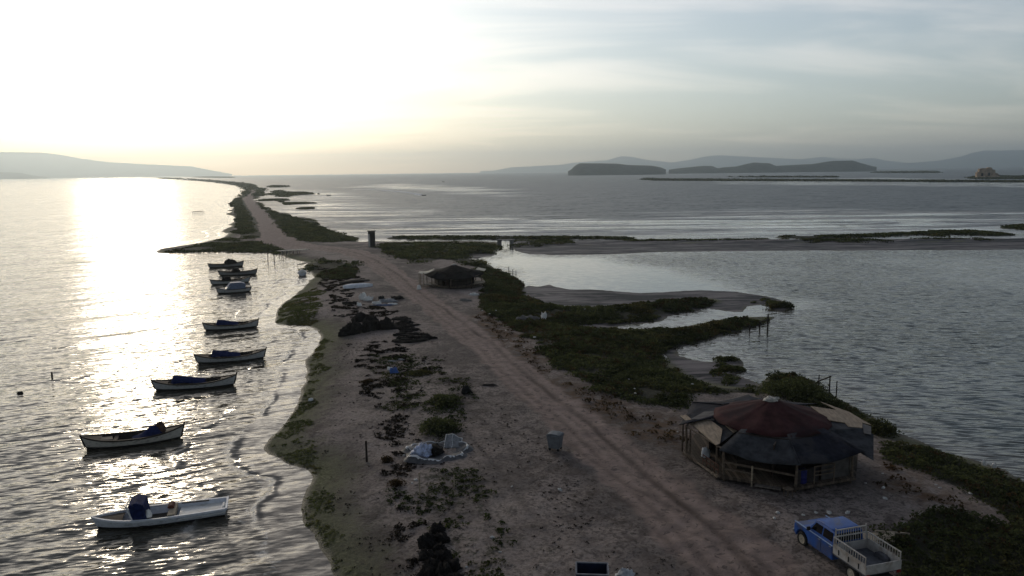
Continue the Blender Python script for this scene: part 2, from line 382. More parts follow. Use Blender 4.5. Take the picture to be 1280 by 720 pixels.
# track
rc = n.mix(n.ramp(nm, 0.35, 0.7), (0.340, 0.262, 0.224), (0.215, 0.168, 0.146))
rc = n.mix(n.math('MULTIPLY', rut, 0.9), rc, (0.066, 0.046, 0.037))
c = n.mix(n.ramp(n.math('ADD', road, n.math('MULTIPLY', n.math('SUBTRACT', nf, 0.5), 0.5)), 0.30, 0.75), c, rc)
c = n.mix(n.ramp(n.math('ADD', veg, n.math('MULTIPLY', n.math('SUBTRACT', nf, 0.5), 0.7)), 0.35, 0.75), c, n.mix(nf, (0.018, 0.022, 0.012), (0.050, 0.046, 0.030)))
mc = n.mix(n.ramp(n.noise(n.mapping(pos, scale=(0.09, 0.42, 1)), 1.0, 6, 0.68, 0.8), 0.42, 0.60), (0.018, 0.018, 0.020), (0.170, 0.150, 0.145))
c = n.mix(mud, c, mc)
pz = n.new('ShaderNodeSeparateXYZ'); n.link(pos, pz.inputs[0])
wet = n.math('MULTIPLY', n.ramp(pz.outputs[2], 0.01, 0.10, True, 1.0, 0.0), one_m(n, mud))
c = n.mix(n.math('MULTIPLY', wet, 0.5), c, (0.055, 0.046, 0.040))
ng = n.noise(pos, 2.6, 4, 0.6, 1.0)
c = n.mix(n.math('MULTIPLY', n.ramp(ng, 0.56, 0.64), n.math('MULTIPLY', one_m(n, mud), 0.55)), c, (0.042, 0.034, 0.029))
# pale pebbles and scraps
c = n.mix(n.math('MULTIPLY', n.ramp(nff, 0.70, 0.76), 0.5), c, (0.30, 0.27, 0.24))
n.put(b.inputs['Base Color'], n.mix(1.0, c, (1.16, 1.14, 1.18), 'MULTIPLY'))
n.put(b.inputs['Roughness'], n.math('SUBTRACT', 0.95, n.math('MULTIPLY', n.math('MAXIMUM', n.math('MULTIPLY', wet, 0.4), n.math('MULTIPLY', mud, 0.45)), 1.0)))
n.put(b.inputs['Specular IOR Level'], n.math('MULTIPLY', 0.25, one_m(n, n.math('MULTIPLY', mud, 0.92))))
bp = n.new('ShaderNodeBump'); bp.inputs['Strength'].default_value = 0.9; bp.inputs['Distance'].default_value = 0.32
hh = n.math('ADD', n.math('ADD', n.math('MULTIPLY', nm, 0.5), n.math('MULTIPLY', nf, 0.55)), n.math('MULTIPLY', nff, 0.22))
n.put(bp.inputs['Height'], n.math('MULTIPLY', hh, n.math('SUBTRACT', 1.0, n.math('MULTIPLY', mud, 0.9))))
n.link(bp.outputs[0], b.inputs['Normal'])

Hf = H.ravel(); Rf = (RB < RW).ravel(); Mf = (MUD > 0.5).ravel(); Df = D.ravel()
def keep_land(q): return (Df[q].max(1) > -5)
def is_road(q): return Rf[q].all(1) & (Hf[q].min(1) > 0.3)
def is_mud(q): return Mf[q].all(1)
for nm_, kp in (('ground', lambda q: keep_land(q) & ~is_road(q) & ~is_mud(q)), ('dirt_track', lambda q: keep_land(q) & is_road(q) & ~is_mud(q)), ('mudflat', lambda q: keep_land(q) & is_mud(q))):
    me, used = grid_mesh(nm_, X, Y, H, kp)
    attr4(me, 'cover', AT1[used]); attr4(me, 'shore', AT2[used])
    tag(link(nm_, me, gm), kind='structure')

# ------------------------------------------------------------------ water
wrad = np.concatenate([[8.0, 14.0], rad[::2], [16200.0]])
wrad = np.unique(wrad)
waz = np.concatenate([[R(-74), R(-68), R(-62)], az[::2], [R(62), R(68), R(74)]])
WX, WY = polar(wrad, waz)
_, WD, _, WDM = terrain_height(WX, WY)
# which water is it: the open sea (left of the spit), or the lagoon and the bay beyond the causeway
spit = poly([(520,1000),(470,720),(430,500),(420,400),(420,330),(350,300),(318,262),(312,236),(285,228.5),(236,225),(185,222.4),(140,221.8)])
lag = np.zeros(WX.shape)
sx = np.interp(WY, spit[:, 1][np.argsort(spit[:, 1])], spit[:, 0][np.argsort(spit[:, 1])])
lag = (WX > sx).astype(float)
bay = np.clip((WY - gp(640, 301).y) / 25.0, 0, 1) * lag
calm_p = [poly(p) for p in [
 [(592,324),(628,300),(640,312),(700,320),(760,320),(790,330),(860,345),(920,358),(960,372),(985,380),(960,395),(900,380),(800,372),(700,372),(640,352)],
 [(760,412),(830,395),(870,386),(960,384),(968,398),(930,398),(860,409),(790,415)],
 [(820,442),(850,432),(900,425),(920,440),(930,450),(900,455),(850,455)],
]]
cd = np.full(WX.shape, -1e3)
for p in calm_p: np.maximum(cd, sdf(WX, WY, p), out=cd)
calm = np.clip((cd + fbm(WX / 12, WY / 12, 61, 3) * 5) / 9 + 0.5, 0, 1)
surf_p = [poly(p) for p in [
 [(320,250),(345,236),(400,238),(440,250),(470,262),(520,274),(640,272),(760,274),(900,266),(1000,262),(1290,268),(1290,298),(800,300),(600,297),(480,300),(440,296),(400,276),(345,262)],
 [(900,230),(1290,234),(1290,226),(1100,222),(900,226)], [(430,234),(540,238),(640,246),(620,236),(500,229)],
]]
sd_ = np.full(WX.shape, -1e3)
for p in surf_p: np.maximum(sd_, sdf(WX, WY, p), out=sd_)
streak = np.clip((sd_ + fbm(WX / 40, WY / 40, 62, 3) * 25) / 40 + 0.5, 0, 1)
me, used = grid_mesh('sea', WX, WY, np.zeros(WX.shape))
attr4(me, 'kindof', np.stack([lag, bay, calm, streak], -1).reshape(-1, 4)[used])
attr4(me, 'shore', np.stack([np.clip(-WD / 20, -0.2, 2), np.clip(-WDM / 20, -0.2, 2), 0 * WD, 1 + 0 * WD], -1).reshape(-1, 4)[used])
wm, n, b = mat_new('water')
pos = n.new('ShaderNodeNewGeometry').outputs['Position']
a1 = n.new('ShaderNodeAttribute', attribute_name='kindof'); a2 = n.new('ShaderNodeAttribute', attribute_name='shore')
s1 = n.new('ShaderNodeSeparateColor'); n.link(a1.outputs['Color'], s1.inputs[0])
s2 = n.new('ShaderNodeSeparateColor'); n.link(a2.outputs['Color'], s2.inputs[0])
lagn, bayn, calmn, strk = s1.outputs[0], s1.outputs[1], s1.outputs[2], a1.outputs['Alpha']
shore, shorem = s2.outputs[0], s2.outputs[1]
# waves: each train gives the slope of the water across its crests
def train(crest_deg, along, across, amp, detail=2, rough=0.5, dist=0.3, seed=0.0):
    # crest_deg: direction the crests run, degrees anticlockwise from +X; along/across: cycles per metre
    h_ = n.noise(n.mapping(n.mapping(pos, rot=(0, 0, R(-crest_deg))), scale=(along, across, 1), loc=(seed, seed * .7, 0)), 1.0, detail, rough, dist)
    k = n.math('MULTIPLY', n.math('SUBTRACT', h_, 0.5), amp)
    return n.vmath('MULTIPLY', (-math.sin(R(crest_deg)), math.cos(R(crest_deg)), 0.0), vec3(k))
def vec3(k):
    c_ = n.new('ShaderNodeCombineXYZ')
    for i in range(3): n.link(k, c_.inputs[i])
    return c_.outputs[0]
def vscale(v, k):
    return n.vmath('MULTIPLY', v, vec3(k))
def vsum(*vs):
    r_ = vs[0]
    for v in vs[1:]: r_ = n.vmath('ADD', r_, v)
    return r_
near = n.ramp(shorem, 0.0, 0.6, True, 0.55, 1.0)
sea = vsum(vscale(train(40, 0.045, 0.45, 0.40, 2, 0.45, 0.8), near), train(33, 0.13, 1.5, 0.72, 2, 0.5, 0.6, 3.0), train(10, 0.9, 4.4, 0.95, 2, 0.6, 0.3, 7.0), train(52, 1.5, 4.0, 0.24, 2, 0.6, 0.3, 17.0))
lagG = n.ramp(n.noise(pos, 0.03, 3, 0.5), 0.35, 0.65, True, 0.6, 1.25)
lagw = vscale(vsum(train(-10, 0.30, 0.85, 0.46, 2, 0.5, 0.5, 2.0), train(-13, 0.65, 3.9, 1.15, 1, 0.45, 0.5, 5.0), train(25, 1.4, 4.2, 0.40, 2, 0.5, 0.3, 9.0)), lagG)
bayw = vsum(train(8, 0.05, 0.16, 0.9, 3, 0.6, 0.4, 4.0), train(-12, 0.3, 0.7, 1.3, 3, 0.6, 0.3, 6.0), train(70, 0.5, 0.8, 0.9, 3, 0.6, 0.3, 8.0))
one_minus = lambda k: n.math('SUBTRACT', 1.0, k)
lagw = n.vmath('ADD', vscale(lagw, one_minus(bayn)), vscale(bayw, bayn))
sk = n.noise(n.mapping(pos, rot=(0, 0, R(6)), scale=(0.008, 0.055, 1)), 1.0, 7, 0.72, 1.6)
skm = n.math('MULTIPLY', strk, n.ramp(sk, 0.46, 0.58))
lagw = vscale(lagw, one_minus(n.math('MULTIPLY', n.math('MAXIMUM', calmn, n.math('MULTIPLY', skm, 0.84)), 0.92)))
slope = n.vmath('ADD', vscale(sea, one_minus(lagn)), vscale(lagw, lagn))
wash = n.ramp(n.math('ADD', shorem, n.math('MULTIPLY', n.math('SUBTRACT', n.noise(pos, 0.35, 4, 0.6), 0.5), 0.24)), 0.105, 0.135, True, 1.0, 0.0)
wash = n.math('MULTIPLY', wash, one_minus(lagn))
slope = vscale(slope, one_minus(n.math('MULTIPLY', wash, 0.35)))
# small breakers curling in along the left beach
dsh = n.math('ADD', n.math('MULTIPLY', shorem, 20.0), n.math('MULTIPLY', n.math('SUBTRACT', n.noise(pos, 0.22, 4, 0.6), 0.5), 2.6))
brk = n.math('MULTIPLY', n.ramp(n.noise(pos, 0.16, 3, 0.5), 0.42, 0.55), one_minus(lagn))
def band(c_, w_):
    q_ = n.math('DIVIDE', n.math('SUBTRACT', dsh, c_), w_)
    return n.math('EXPONENT', n.math('MULTIPLY', n.math('MULTIPLY', q_, q_), -1.0))
crest = n.math('MULTIPLY', n.math('ADD', band(2.2, 0.14), n.math('MULTIPLY', band(5.2, 0.2), 0.6)), brk)
face = n.math('MULTIPLY', n.math('ADD', band(1.85, 0.2), n.math('MULTIPLY', band(4.8, 0.3), 0.7)), brk)
slope = n.vmath('ADD', slope, n.vmath('SUBTRACT', n.vmath('MULTIPLY', (0.10, 0.27, 0.0), vec3(face)), n.vmath('MULTIPLY', (0.1, 0.2, 0.0), vec3(crest))))
nrm = n.vmath('NORMALIZE', n.vmath('SUBTRACT', (0.0, 0.0, 1.0), slope))
n.link(nrm, b.inputs['Normal'])
deep = n.mix(lagn, (0.050, 0.046, 0.036), n.mix(bayn, (0.015, 0.023, 0.015), (0.012, 0.026, 0.032)))
shal = n.ramp(shore, 0.0, 0.28, True, 1.0, 0.0)
wc = n.mix(n.math('MULTIPLY', shal, n.mix(lagn, (0.75,)*3, (0.5,)*3)), deep, (0.105, 0.082, 0.060))
wc = n.mix(n.math('MULTIPLY', wash, 0.7), wc, (0.200, 0.170, 0.140))
# thin foam threads where the wash breaks
ft = n.noise(n.mapping(pos, rot=(0, 0, R(-40)), scale=(0.5, 1.6, 1)), 1.2, 5, 0.7, 1.0)
edge = n.math('SUBTRACT', 1.0, n.math('MULTIPLY', n.math('ABSOLUTE', n.math('SUBTRACT', wash, 0.5)), 2.0))
foam = n.math('MULTIPLY', n.math('MULTIPLY', edge, n.ramp(ft, 0.46, 0.60)), 0.8)
bf = n.noise(n.mapping(pos, rot=(0, 0, R(3)), scale=(0.010, 0.10, 1)), 1.0, 6, 0.65, 1.5)
foam = n.math('MAXIMUM', foam, n.math('MULTIPLY', n.math('MULTIPLY', strk, n.ramp(bf, 0.47, 0.56)), 0.8))
foam = n.math('MAXIMUM', foam, n.math('MULTIPLY', crest, n.ramp(n.noise(pos, 1.8, 3, 0.6), 0.40, 0.60, True, 0.1, 0.75)))
wc = n.mix(foam, wc, (0.62, 0.61, 0.60))
n.put(b.inputs['Base Color'], wc)
calmk = n.math('MULTIPLY', n.math('MAXIMUM', calmn, skm), lagn)
rgh = n.math('MULTIPLY', n.math('ADD', n.mix(lagn, (0.10,)*3, n.mix(bayn, (0.12,)*3, (0.42,)*3)), n.math('MULTIPLY', foam, 0.5)), one_minus(n.math('MULTIPLY', calmk, 0.9)))
n.put(b.inputs['Roughness'], rgh)
b.inputs['IOR'].default_value = 1.333
tag(link('sea', me, wm), kind='structure')

# ------------------------------------------------------------------ hills beyond the water
def hill(name, prof, dist, depth, colr, seed):
    prof = np.array(prof, float)
    xs = np.arange(prof[0, 0], prof[-1, 0] + .1, 2.5)
    ypx = np.interp(xs, prof[:, 0], prof[:, 1])
    rows = 9
    Xh = np.zeros((rows, len(xs))); Yh = Xh.copy(); Zh = Xh.copy()
    for i, (x, y) in enumerate(zip(xs, ypx)):
        d = ray(x, y); hz = math.hypot(d.x, d.y)
        top = CAM_H + dist / (d.y / hz) * d.z / hz if False else CAM_H + dist * d.z / d.y
        top = max(top, 0.5)
        for r_ in range(rows):
            v = r_ / (rows - 1) * 2 - 1
            yy = dist + v * depth / 2
            Xh[r_, i] = d.x / d.y * yy; Yh[r_, i] = yy
            Zh[r_, i] = top * (1 - abs(v) ** 1.5)
    Zh = Zh * (1 + 0.35 * fbm(Xh / (depth * .16), Yh / (depth * .16), seed, 4) * (np.abs(np.linspace(-1, 1, rows))[:, None] * 1.0)) - 0.4
    me, _ = grid_mesh(name, Xh, Yh, Zh)
    mt, n, b = mat_new(name + ' scrub')
    p = n.new('ShaderNodeNewGeometry').outputs['Position']
    n.put(b.inputs['Base Color'], n.mix(n.ramp(n.noise(p, 12.0 / depth, 5, 0.65), 0.4, 0.62), colr, tuple(k * 1.9 for k in colr)))
    b.inputs['Roughness'].default_value = 1.0; b.inputs['Specular IOR Level'].default_value = 0.1
    tag(link(name, me, mt), kind='structure')
hill('hills', [(600,213.8),(617,213.2),(640,209),(700,206),(720,203),(760,200),(770,197),(777,195),(790,196),(810,200),(840,203),(860,200),(885,195),(900,194),(940,196),(980,198),(1000,199),(1030,196),(1045,198),(1070,199),
 (1090,197),(1110,201),(1130,203),(1160,205),(1190,207)], 15000, 3000, (0.045, 0.055, 0.050), 71)
hill('hills', [(1090,208.6),(1130,204),(1170,201),(1200,196),(1215,191),(1230,188),(1250,188),(1300,187),(1400,184),(1500,196),(1560,203)], 13500, 2600, (0.045, 0.055, 0.050), 73)
hill('hills', [(-160,200),(-60,188),(0,190),(50,190.5),(75,193),(100,198),(130,202),(160,204),(200,206),(240,208),(265,213),(290,217.5)], 15000, 3000, (0.045, 0.055, 0.050), 72)
hill('hills', [(-160,210),(-60,213),(0,215),(25,215.8),(40,219),(60,221.4)], 9000, 1200, (0.045, 0.055, 0.050), 74)
hill('island_hill', [(710,213.7),(714,212),(717,208.5),(721,205.4),(725,204),(750,204),(772,204.5),(785,206),(815,207),(826,209),(833,212.0)], 3000, 340, (0.022, 0.030, 0.026), 75)
hill('island_hill', [(836,212.0),(842,211),(860,209),(878,207.3),(890,207.2),(897,210.3),(905,209),(920,208),(932,205),(942,203),(962,204),(970,207.3),(985,206.3),(1015,205),(1030,202.5),(1041,201),(1066,200.5),(1077,204),(1090,207.5),(1098,209.0)], 3500, 380, (0.030, 0.038, 0.030), 76)

# ------------------------------------------------------------------ haze: one box of even air
bm = bmesh.new(); bmesh.ops.create_cube(bm, size=1.0)
bmesh.ops.scale(bm, vec=(60000, 17600, 420), verts=bm.verts); bmesh.ops.translate(bm, vec=(0, 8800 - 900, 208), verts=bm.verts)
me = bpy.data.meshes.new('haze'); bm.to_mesh(me); bm.free()
hm_ = bpy.data.materials.new('haze air'); hm_.use_nodes = True; n = NT(hm_.node_tree); n.n.clear()
vo = n.new('ShaderNodeVolumePrincipled'); o_ = n.new('ShaderNodeOutputMaterial'); n.link(vo.outputs[0], o_.inputs['Volume'])
vo.inputs['Color'].default_value = (0.78, 0.91, 1.0, 1); vo.inputs['Density'].default_value = 0.00014; vo.inputs['Anisotropy'].default_value = 0.72
if HAZE: tag(link('haze', me, hm_), kind='stuff')
# ------------------------------------------------------------------ mesh builder
class MB:
    def __init__(s): s.v = []; s.f = []; s.m = []; s.cur = 0
    def add(s, vs, fs):
        o = len(s.v); s.v += [tuple(v) for v in vs]; s.f += [tuple(i + o for i in f) for f in fs]; s.m += [s.cur] * len(fs)
    def box(s, c, size, rz=0.0, M=None):
        x, y, z = (k / 2 for k in size)
        vs = [Vector(p) for p in [(-x,-y,-z),(x,-y,-z),(x,y,-z),(-x,y,-z),(-x,-y,z),(x,-y,z),(x,y,z),(-x,y,z)]]
        T = Matrix.Translation(c) @ (M if M is not None else Matrix.Rotation(rz, 4, 'Z'))
        s.add([T @ v for v in vs], [(3,2,1,0),(4,5,6,7),(0,1,5,4),(1,2,6,5),(2,3,7,6),(3,0,4,7)]); return s
    def bar(s, a, b, w, h=None):
        a, b = Vector(a), Vector(b); d = b - a; L = d.length
        q = d.to_track_quat('X', 'Z').to_matrix().to_4x4()
        return s.box((a + b) / 2, (L, w, h or w), M=q)
    def tube(s, a, b, r0, r1=None, n=8, caps=True):
        a, b = Vector(a), Vector(b); q = (b - a).to_track_quat('Z', 'Y'); r1 = r0 if r1 is None else r1
        vs = []
        for c, r in ((a, r0), (b, r1)):
            for i in range(n): vs.append(c + q @ Vector((math.cos(2*math.pi*i/n) * r, math.sin(2*math.pi*i/n) * r, 0)))
        fs = [(i, (i+1) % n, n + (i+1) % n, n + i) for i in range(n)]
        if caps: fs += [tuple(range(n))[::-1], tuple(range(n, 2*n))]
        s.add(vs, fs); return s
    def lathe(s, prof, n=20, M=None, seg=None):
        M = M or Matrix(); vs = []
        for r, z in prof:
            for i in range(n): vs.append(M @ Vector((r*math.cos(2*math.pi*i/n), r*math.sin(2*math.pi*i/n), z)))
        fs = [(k*n+i, k*n+(i+1) % n, (k+1)*n+(i+1) % n, (k+1)*n+i) for k in range(len(prof)-1) for i in range(n)]
        s.add(vs, fs); return s
    def prism(s, pts, y0, y1):
        """outline in x,z swept along y"""
        n = len(pts); vs = [(x, y0, z) for x, z in pts] + [(x, y1, z) for x, z in pts]
        s.add(vs, [tuple(range(n)), tuple(range(2*n-1, n-1, -1))] + [(i, n+i, n+(i+1) % n, (i+1) % n) for i in range(n)]); return s
    def slab(s, corners, t):
        """a flat or bent sheet of given thickness from a corner loop (top surface)"""
        c = [Vector(p) for p in corners]; n = len(c); dn = Vector((0, 0, -t))
        s.add(c + [p + dn for p in c], [tuple(range(n)), tuple(range(2*n-1, n-1, -1))] + [(i, n+i, n+(i+1) % n, (i+1) % n) for i in range(n)]); return s
    def grid(s, P, closed=False):
        """P: rows of points"""
        nr, nc = len(P), len(P[0]); vs = [p for r in P for p in r]
        fs = [(i*nc+j, i*nc+(j+1) % nc, (i+1)*nc+(j+1) % nc, (i+1)*nc+j) for i in range(nr-1) for j in range(nc if closed else nc-1)]
        s.add(vs, fs); return s
    def build(s, name, mat, parent=None, smooth=False, bevel=0.0, solid=0.0):
        me = bpy.data.meshes.new(name); me.from_pydata(s.v, [], s.f)
        bm = bmesh.new(); bm.from_mesh(me)
        bmesh.ops.recalc_face_normals(bm, faces=bm.faces)
        if bevel: bmesh.ops.bevel(bm, geom=[e for e in bm.edges if len(e.link_faces) == 2 and e.calc_face_angle(0) > 0.5], offset=bevel, segments=2, affect='EDGES', profile=0.6)
        bm.to_mesh(me); bm.free()
        mats = mat if isinstance(mat, (list, tuple)) else [mat]
        for m_ in mats: me.materials.append(m_)
        if len(mats) > 1 and not bevel: me.polygons.foreach_set('material_index', s.m)
        if smooth: me.polygons.foreach_set('use_smooth', [True] * len(me.polygons))
        o = bpy.data.objects.new(name, me); col.objects.link(o)
        if parent is not None: o.parent = parent
        if solid:
            k = o.modifiers.new('thickness', 'SOLIDIFY'); k.thickness = solid; k.offset = 0
        return o
def thing(name, loc, rz, label, cat, group=None):
    o = bpy.data.objects.new(name, None); col.objects.link(o); o.location = loc; o.rotation_euler = (0, 0, rz); o.empty_display_size = 0.3
    return tag(o, label, cat, group)
def place(o, loc, rz=0.0, scale=None):
    o.location = loc; o.rotation_euler = (0, 0, rz)
    if scale is not None: o.scale = scale
    return o
def copy_thing(src, loc, rz, label=None, group=None, scale=None):
    kids = [(c_, list(c_.children)) for c_ in src.children]
    r_ = src.copy(); col.objects.link(r_); place(r_, loc, rz, scale)
    if label: r_['label'] = label
    if group: r_['group'] = group
    for c_, gs in kids:
        k = c_.copy(); col.objects.link(k); k.parent = r_
        for g in gs:
            q = g.copy(); col.objects.link(q); q.parent = k
    return r_
_mats = {}
def mat(name, c, rough=0.8, var=0.25, scale=4.0, spec=0.3, metal=0.0, stretch=(1, 1, 1), bump=0.0, dirt=None, dirtamt=0.5):
    if name in _mats: return _mats[name]
    mt, n, b = mat_new(name)
    p = n.mapping(n.new('ShaderNodeTexCoord').outputs['Object'], scale=stretch)
    f = n.noise(p, scale, 5, 0.65)
    cc = n.mix(n.ramp(f, 0.32, 0.68), tuple(k * (1 - var) for k in c), tuple(min(1, k * (1 + var)) for k in c))
    if dirt is not None:
        cc = n.mix(n.math('MULTIPLY', n.ramp(n.noise(p, scale * 0.37, 6, 0.7, 0.5), 0.48, 0.62), dirtamt), cc, dirt)
    n.put(b.inputs['Base Color'], cc); b.inputs['Roughness'].default_value = rough
    b.inputs['Specular IOR Level'].default_value = spec; b.inputs['Metallic'].default_value = metal
    if bump:
        bp = n.new('ShaderNodeBump'); bp.inputs['Strength'].default_value = 0.8; bp.inputs['Distance'].default_value = bump
        n.put(bp.inputs['Height'], f); n.link(bp.outputs[0], b.inputs['Normal'])
    _mats[name] = mt; return mt
def plank_mat(name, c, axis=0, width=0.16, var=0.4, rough=0.85):
    """boards side by side along one axis: a tone per board, dark joints"""
    if name in _mats: return _mats[name]
    mt, n, b = mat_new(name)
    p = n.new('ShaderNodeTexCoord').outputs['Object']
    sp = n.new('ShaderNodeSeparateXYZ'); n.link(p, sp.inputs[0])
    t = n.math('DIVIDE', sp.outputs[axis], width)
    idx = n.math('FLOOR', t); fr = n.math('FRACT', t)
    w = n.new('ShaderNodeTexWhiteNoise', noise_dimensions='1D'); n.link(idx, w.inputs['W'])
    k = n.math('ADD', 1 - var, n.math('MULTIPLY', w.outputs[0], 2 * var))
    g = n.noise(n.mapping(p, scale=(1, 1, 1)), 6, 5, 0.7)
    k = n.math('MULTIPLY', k, n.ramp(g, 0.25, 0.75, True, 0.65, 1.25))
    j = n.ramp(n.math('ABSOLUTE', n.math('SUBTRACT', fr, 0.5)), 0.44, 0.48, True, 1.0, 0.25)
    n.put(b.inputs['Base Color'], n.mix(1.0, c, vec_of(n, n.math('MULTIPLY', k, j)), 'MULTIPLY'))
    b.inputs['Roughness'].default_value = rough; b.inputs['Specular IOR Level'].default_value = 0.2
    _mats[name] = mt; return mt
def vec_of(n, k):
    c_ = n.new('ShaderNodeCombineColor')
    for i in range(3): n.link(k, c_.inputs[i])
    return c_.outputs[0]

WHITE = mat('weathered white paint', (0.80, 0.79, 0.77), 0.55, 0.08, 3, dirt=(0.40, 0.36, 0.31), dirtamt=0.4)
PALEBLUE = mat('pale blue white paint', (0.70, 0.73, 0.80), 0.5, 0.08, 3, dirt=(0.42, 0.41, 0.40), dirtamt=0.35)
DKWOOD = mat('dark tarred wood', (0.035, 0.027, 0.022), 0.7, 0.4, 6)
MIDWOOD = mat('grey brown wood', (0.13, 0.10, 0.075), 0.85, 0.35, 5, stretch=(0.4, 2, 2))
PALEWOOD = mat('bleached wood', (0.34, 0.28, 0.21), 0.85, 0.3, 5, stretch=(0.4, 2, 2))
BLUECLOTH = mat('faded navy tarpaulin', (0.014, 0.022, 0.080), 0.8, 0.35, 5, spec=0.1, bump=0.03)
BLACKNET = mat('black fishing net', (0.022, 0.020, 0.019), 0.95, 0.6, 14, spec=0.1, bump=0.08)
ORANGE = mat('faded orange plastic', (0.09, 0.030, 0.02), 0.8, 0.3, 5)
RUBBER = mat('black rubber', (0.015, 0.015, 0.015), 0.85, 0.3, 8)
GALV = mat('galvanised steel', (0.15, 0.162, 0.18), 0.7, 0.15, 3, spec=0.2, dirt=(0.10, 0.095, 0.09), dirtamt=0.5)
PLASTIC = mat('pale plastic sheet', (0.60, 0.61, 0.63), 0.45, 0.2, 3, bump=0.04)

# ------------------------------------------------------------------ boats
def hull_mat(name, top, low, zc):
    if name in _mats: return _mats[name]
    mt, n, b = mat_new(name)
    p = n.new('ShaderNodeTexCoord').outputs['Object']; sp = n.new('ShaderNodeSeparateXYZ'); n.link(p, sp.inputs[0])
    f = n.noise(n.mapping(p, scale=(1, 1, 2.5)), 4, 5, 0.65)
    t2 = n.mix(n.ramp(f, 0.45, 0.7), top, tuple(k * 0.55 for k in top))
    n.put(b.inputs['Base Color'], n.mix(n.ramp(n.math('ADD', sp.outputs[2], n.math('MULTIPLY', n.math('SUBTRACT', f, 0.5), 0.04)), zc - 0.01, zc + 0.01), tuple(k for k in low), t2))
    b.inputs['Roughness'].default_value = 0.5
    _mats[name] = mt; return mt
def boat(name, L, B, loc, rz, label, hullm, wood, sheer=(0.42, 0.30, 0.42), transom=False, group=None, cat='boat', decks=(), thwarts=(-0.35, 0.1, 0.45), rim=None, parts=True, kids=None):
    """x forward; water at z 0. sheer: height amidships, extra at bow, extra at stern"""
    t_ = thing(name, loc, rz, label, cat, group)
    ns = 19
    def half(t):
        if transom and t < 0: return B / 2 * (1 - 0.16 * abs(t) ** 1.6)
        e = 2.3 if t > 0 else 2.6
        return B / 2 * max(0.0, 1 - abs(t) ** e) ** 0.85
    def top(t): return sheer[0] + (sheer[1] * t ** 2.4 if t > 0 else sheer[2] * abs(t) ** 2.4)
    def xs(t, k):   # raked ends: k 1 at the rim, 0 at the keel
        return t * L / 2 * ((0.90 if t > 0 or not transom else 0.97) + (0.10 if t > 0 or not transom else 0.03) * k)
    T = [-1 + 2 * i / (ns - 1) for i in range(ns)]
    T = [math.copysign(abs(t) ** 0.85, t) for t in T]
    outer = []; inner = []
    for t in T:
        h = max(half(t), 0.02); zt = top(t); zk = -0.22 + 0.15 * t * t
        ro = []; ri = []
        for j in range(11):
            a = -1 + 2 * j / 10; k = abs(a)
            z = zk + (zt - zk) * k ** 2.2; y = h * math.copysign(k ** 0.62, a)
            ro.append((xs(t, (z - zk) / (zt - zk)), y, z))
            hi = max(h - 0.05, 0.004); zi = max(zk + 0.06, 0.05) + (zt - max(zk + 0.06, 0.05)) * k ** 2.6
            ri.append((xs(t, (z - zk) / (zt - zk)) * 0.985, hi * math.copysign(k ** 0.5, a), zi))
        outer.append(ro); inner.append(ri)
    mb = MB(); mb.grid(outer)
    if transom: mb.add(outer[0], [tuple(range(11))])
    mb.build('hull', hullm, t_, smooth=True)
    mi = MB(); mi.grid(inner)
    if transom: mi.add(inner[0], [tuple(range(11))])
    mi.build('inner_planking', wood, t_, smooth=True)
    g = MB()
    w0, w1 = 0.05, 0.085
    for s_ in (1, -1):
        j = 10 if s_ == 1 else 0
        rows = []
        for i in range(ns):
            o, q = Vector(outer[i][j]), Vector(inner[i][j])
            e = Vector((0, 0.025 * s_, 0))
            rows.append([o + e + Vector((0, 0, -0.07)), o + e + Vector((0, 0, 0.025)), q - e + Vector((0, 0, 0.025)), q - e + Vector((0, 0, -0.04))])
        g.grid(rows, closed=True)
    if transom:
        a, c_ = Vector(outer[0][0]), Vector(outer[0][10]); g.bar(a + Vector((0, -0.02, 0)), c_ + Vector((0, 0.02, 0)), 0.09, 0.10)
    g.build('gunwale', rim or DKWOOD, t_)
    if parts:
        for x in thwarts:
            hb = half(x) - 0.05
            MB().box((x * L / 2, 0, top(x) - 0.14), (0.24, hb * 2, 0.04)).build('thwart', MIDWOOD, t_, bevel=0.008)
        if not transom:
            s_ = MB(); s_.bar((L/2*0.93, 0, 0.1), (L/2*1.0+0.02, 0, top(1) + 0.16), 0.09, 0.10); s_.build('stem_post', rim or DKWOOD, t_, bevel=0.01)
            s_ = MB(); s_.bar((-L/2*0.93, 0, 0.1), (-L/2*1.0-0.02, 0, top(-1) + 0.05), 0.09, 0.10); s_.build('stern_post', rim or DKWOOD, t_, bevel=0.01)
    for (x0, x1, m_, dz) in decks:
        d = MB(); n_ = 7; rows = []
        for i in range(n_):
            t = x0 + (x1 - x0) * i / (n_ - 1); hb = max(half(t) - 0.045, 0.01); z = top(t) - dz
            rows.append([(xs(t, 0.9), -hb, z), (xs(t, 0.9), 0, z + 0.04), (xs(t, 0.9), hb, z)])
        d.grid(rows); d.build('deck', m_, t_, solid=0.03)
    t_['_'] = 0; del t_['_']
    return t_
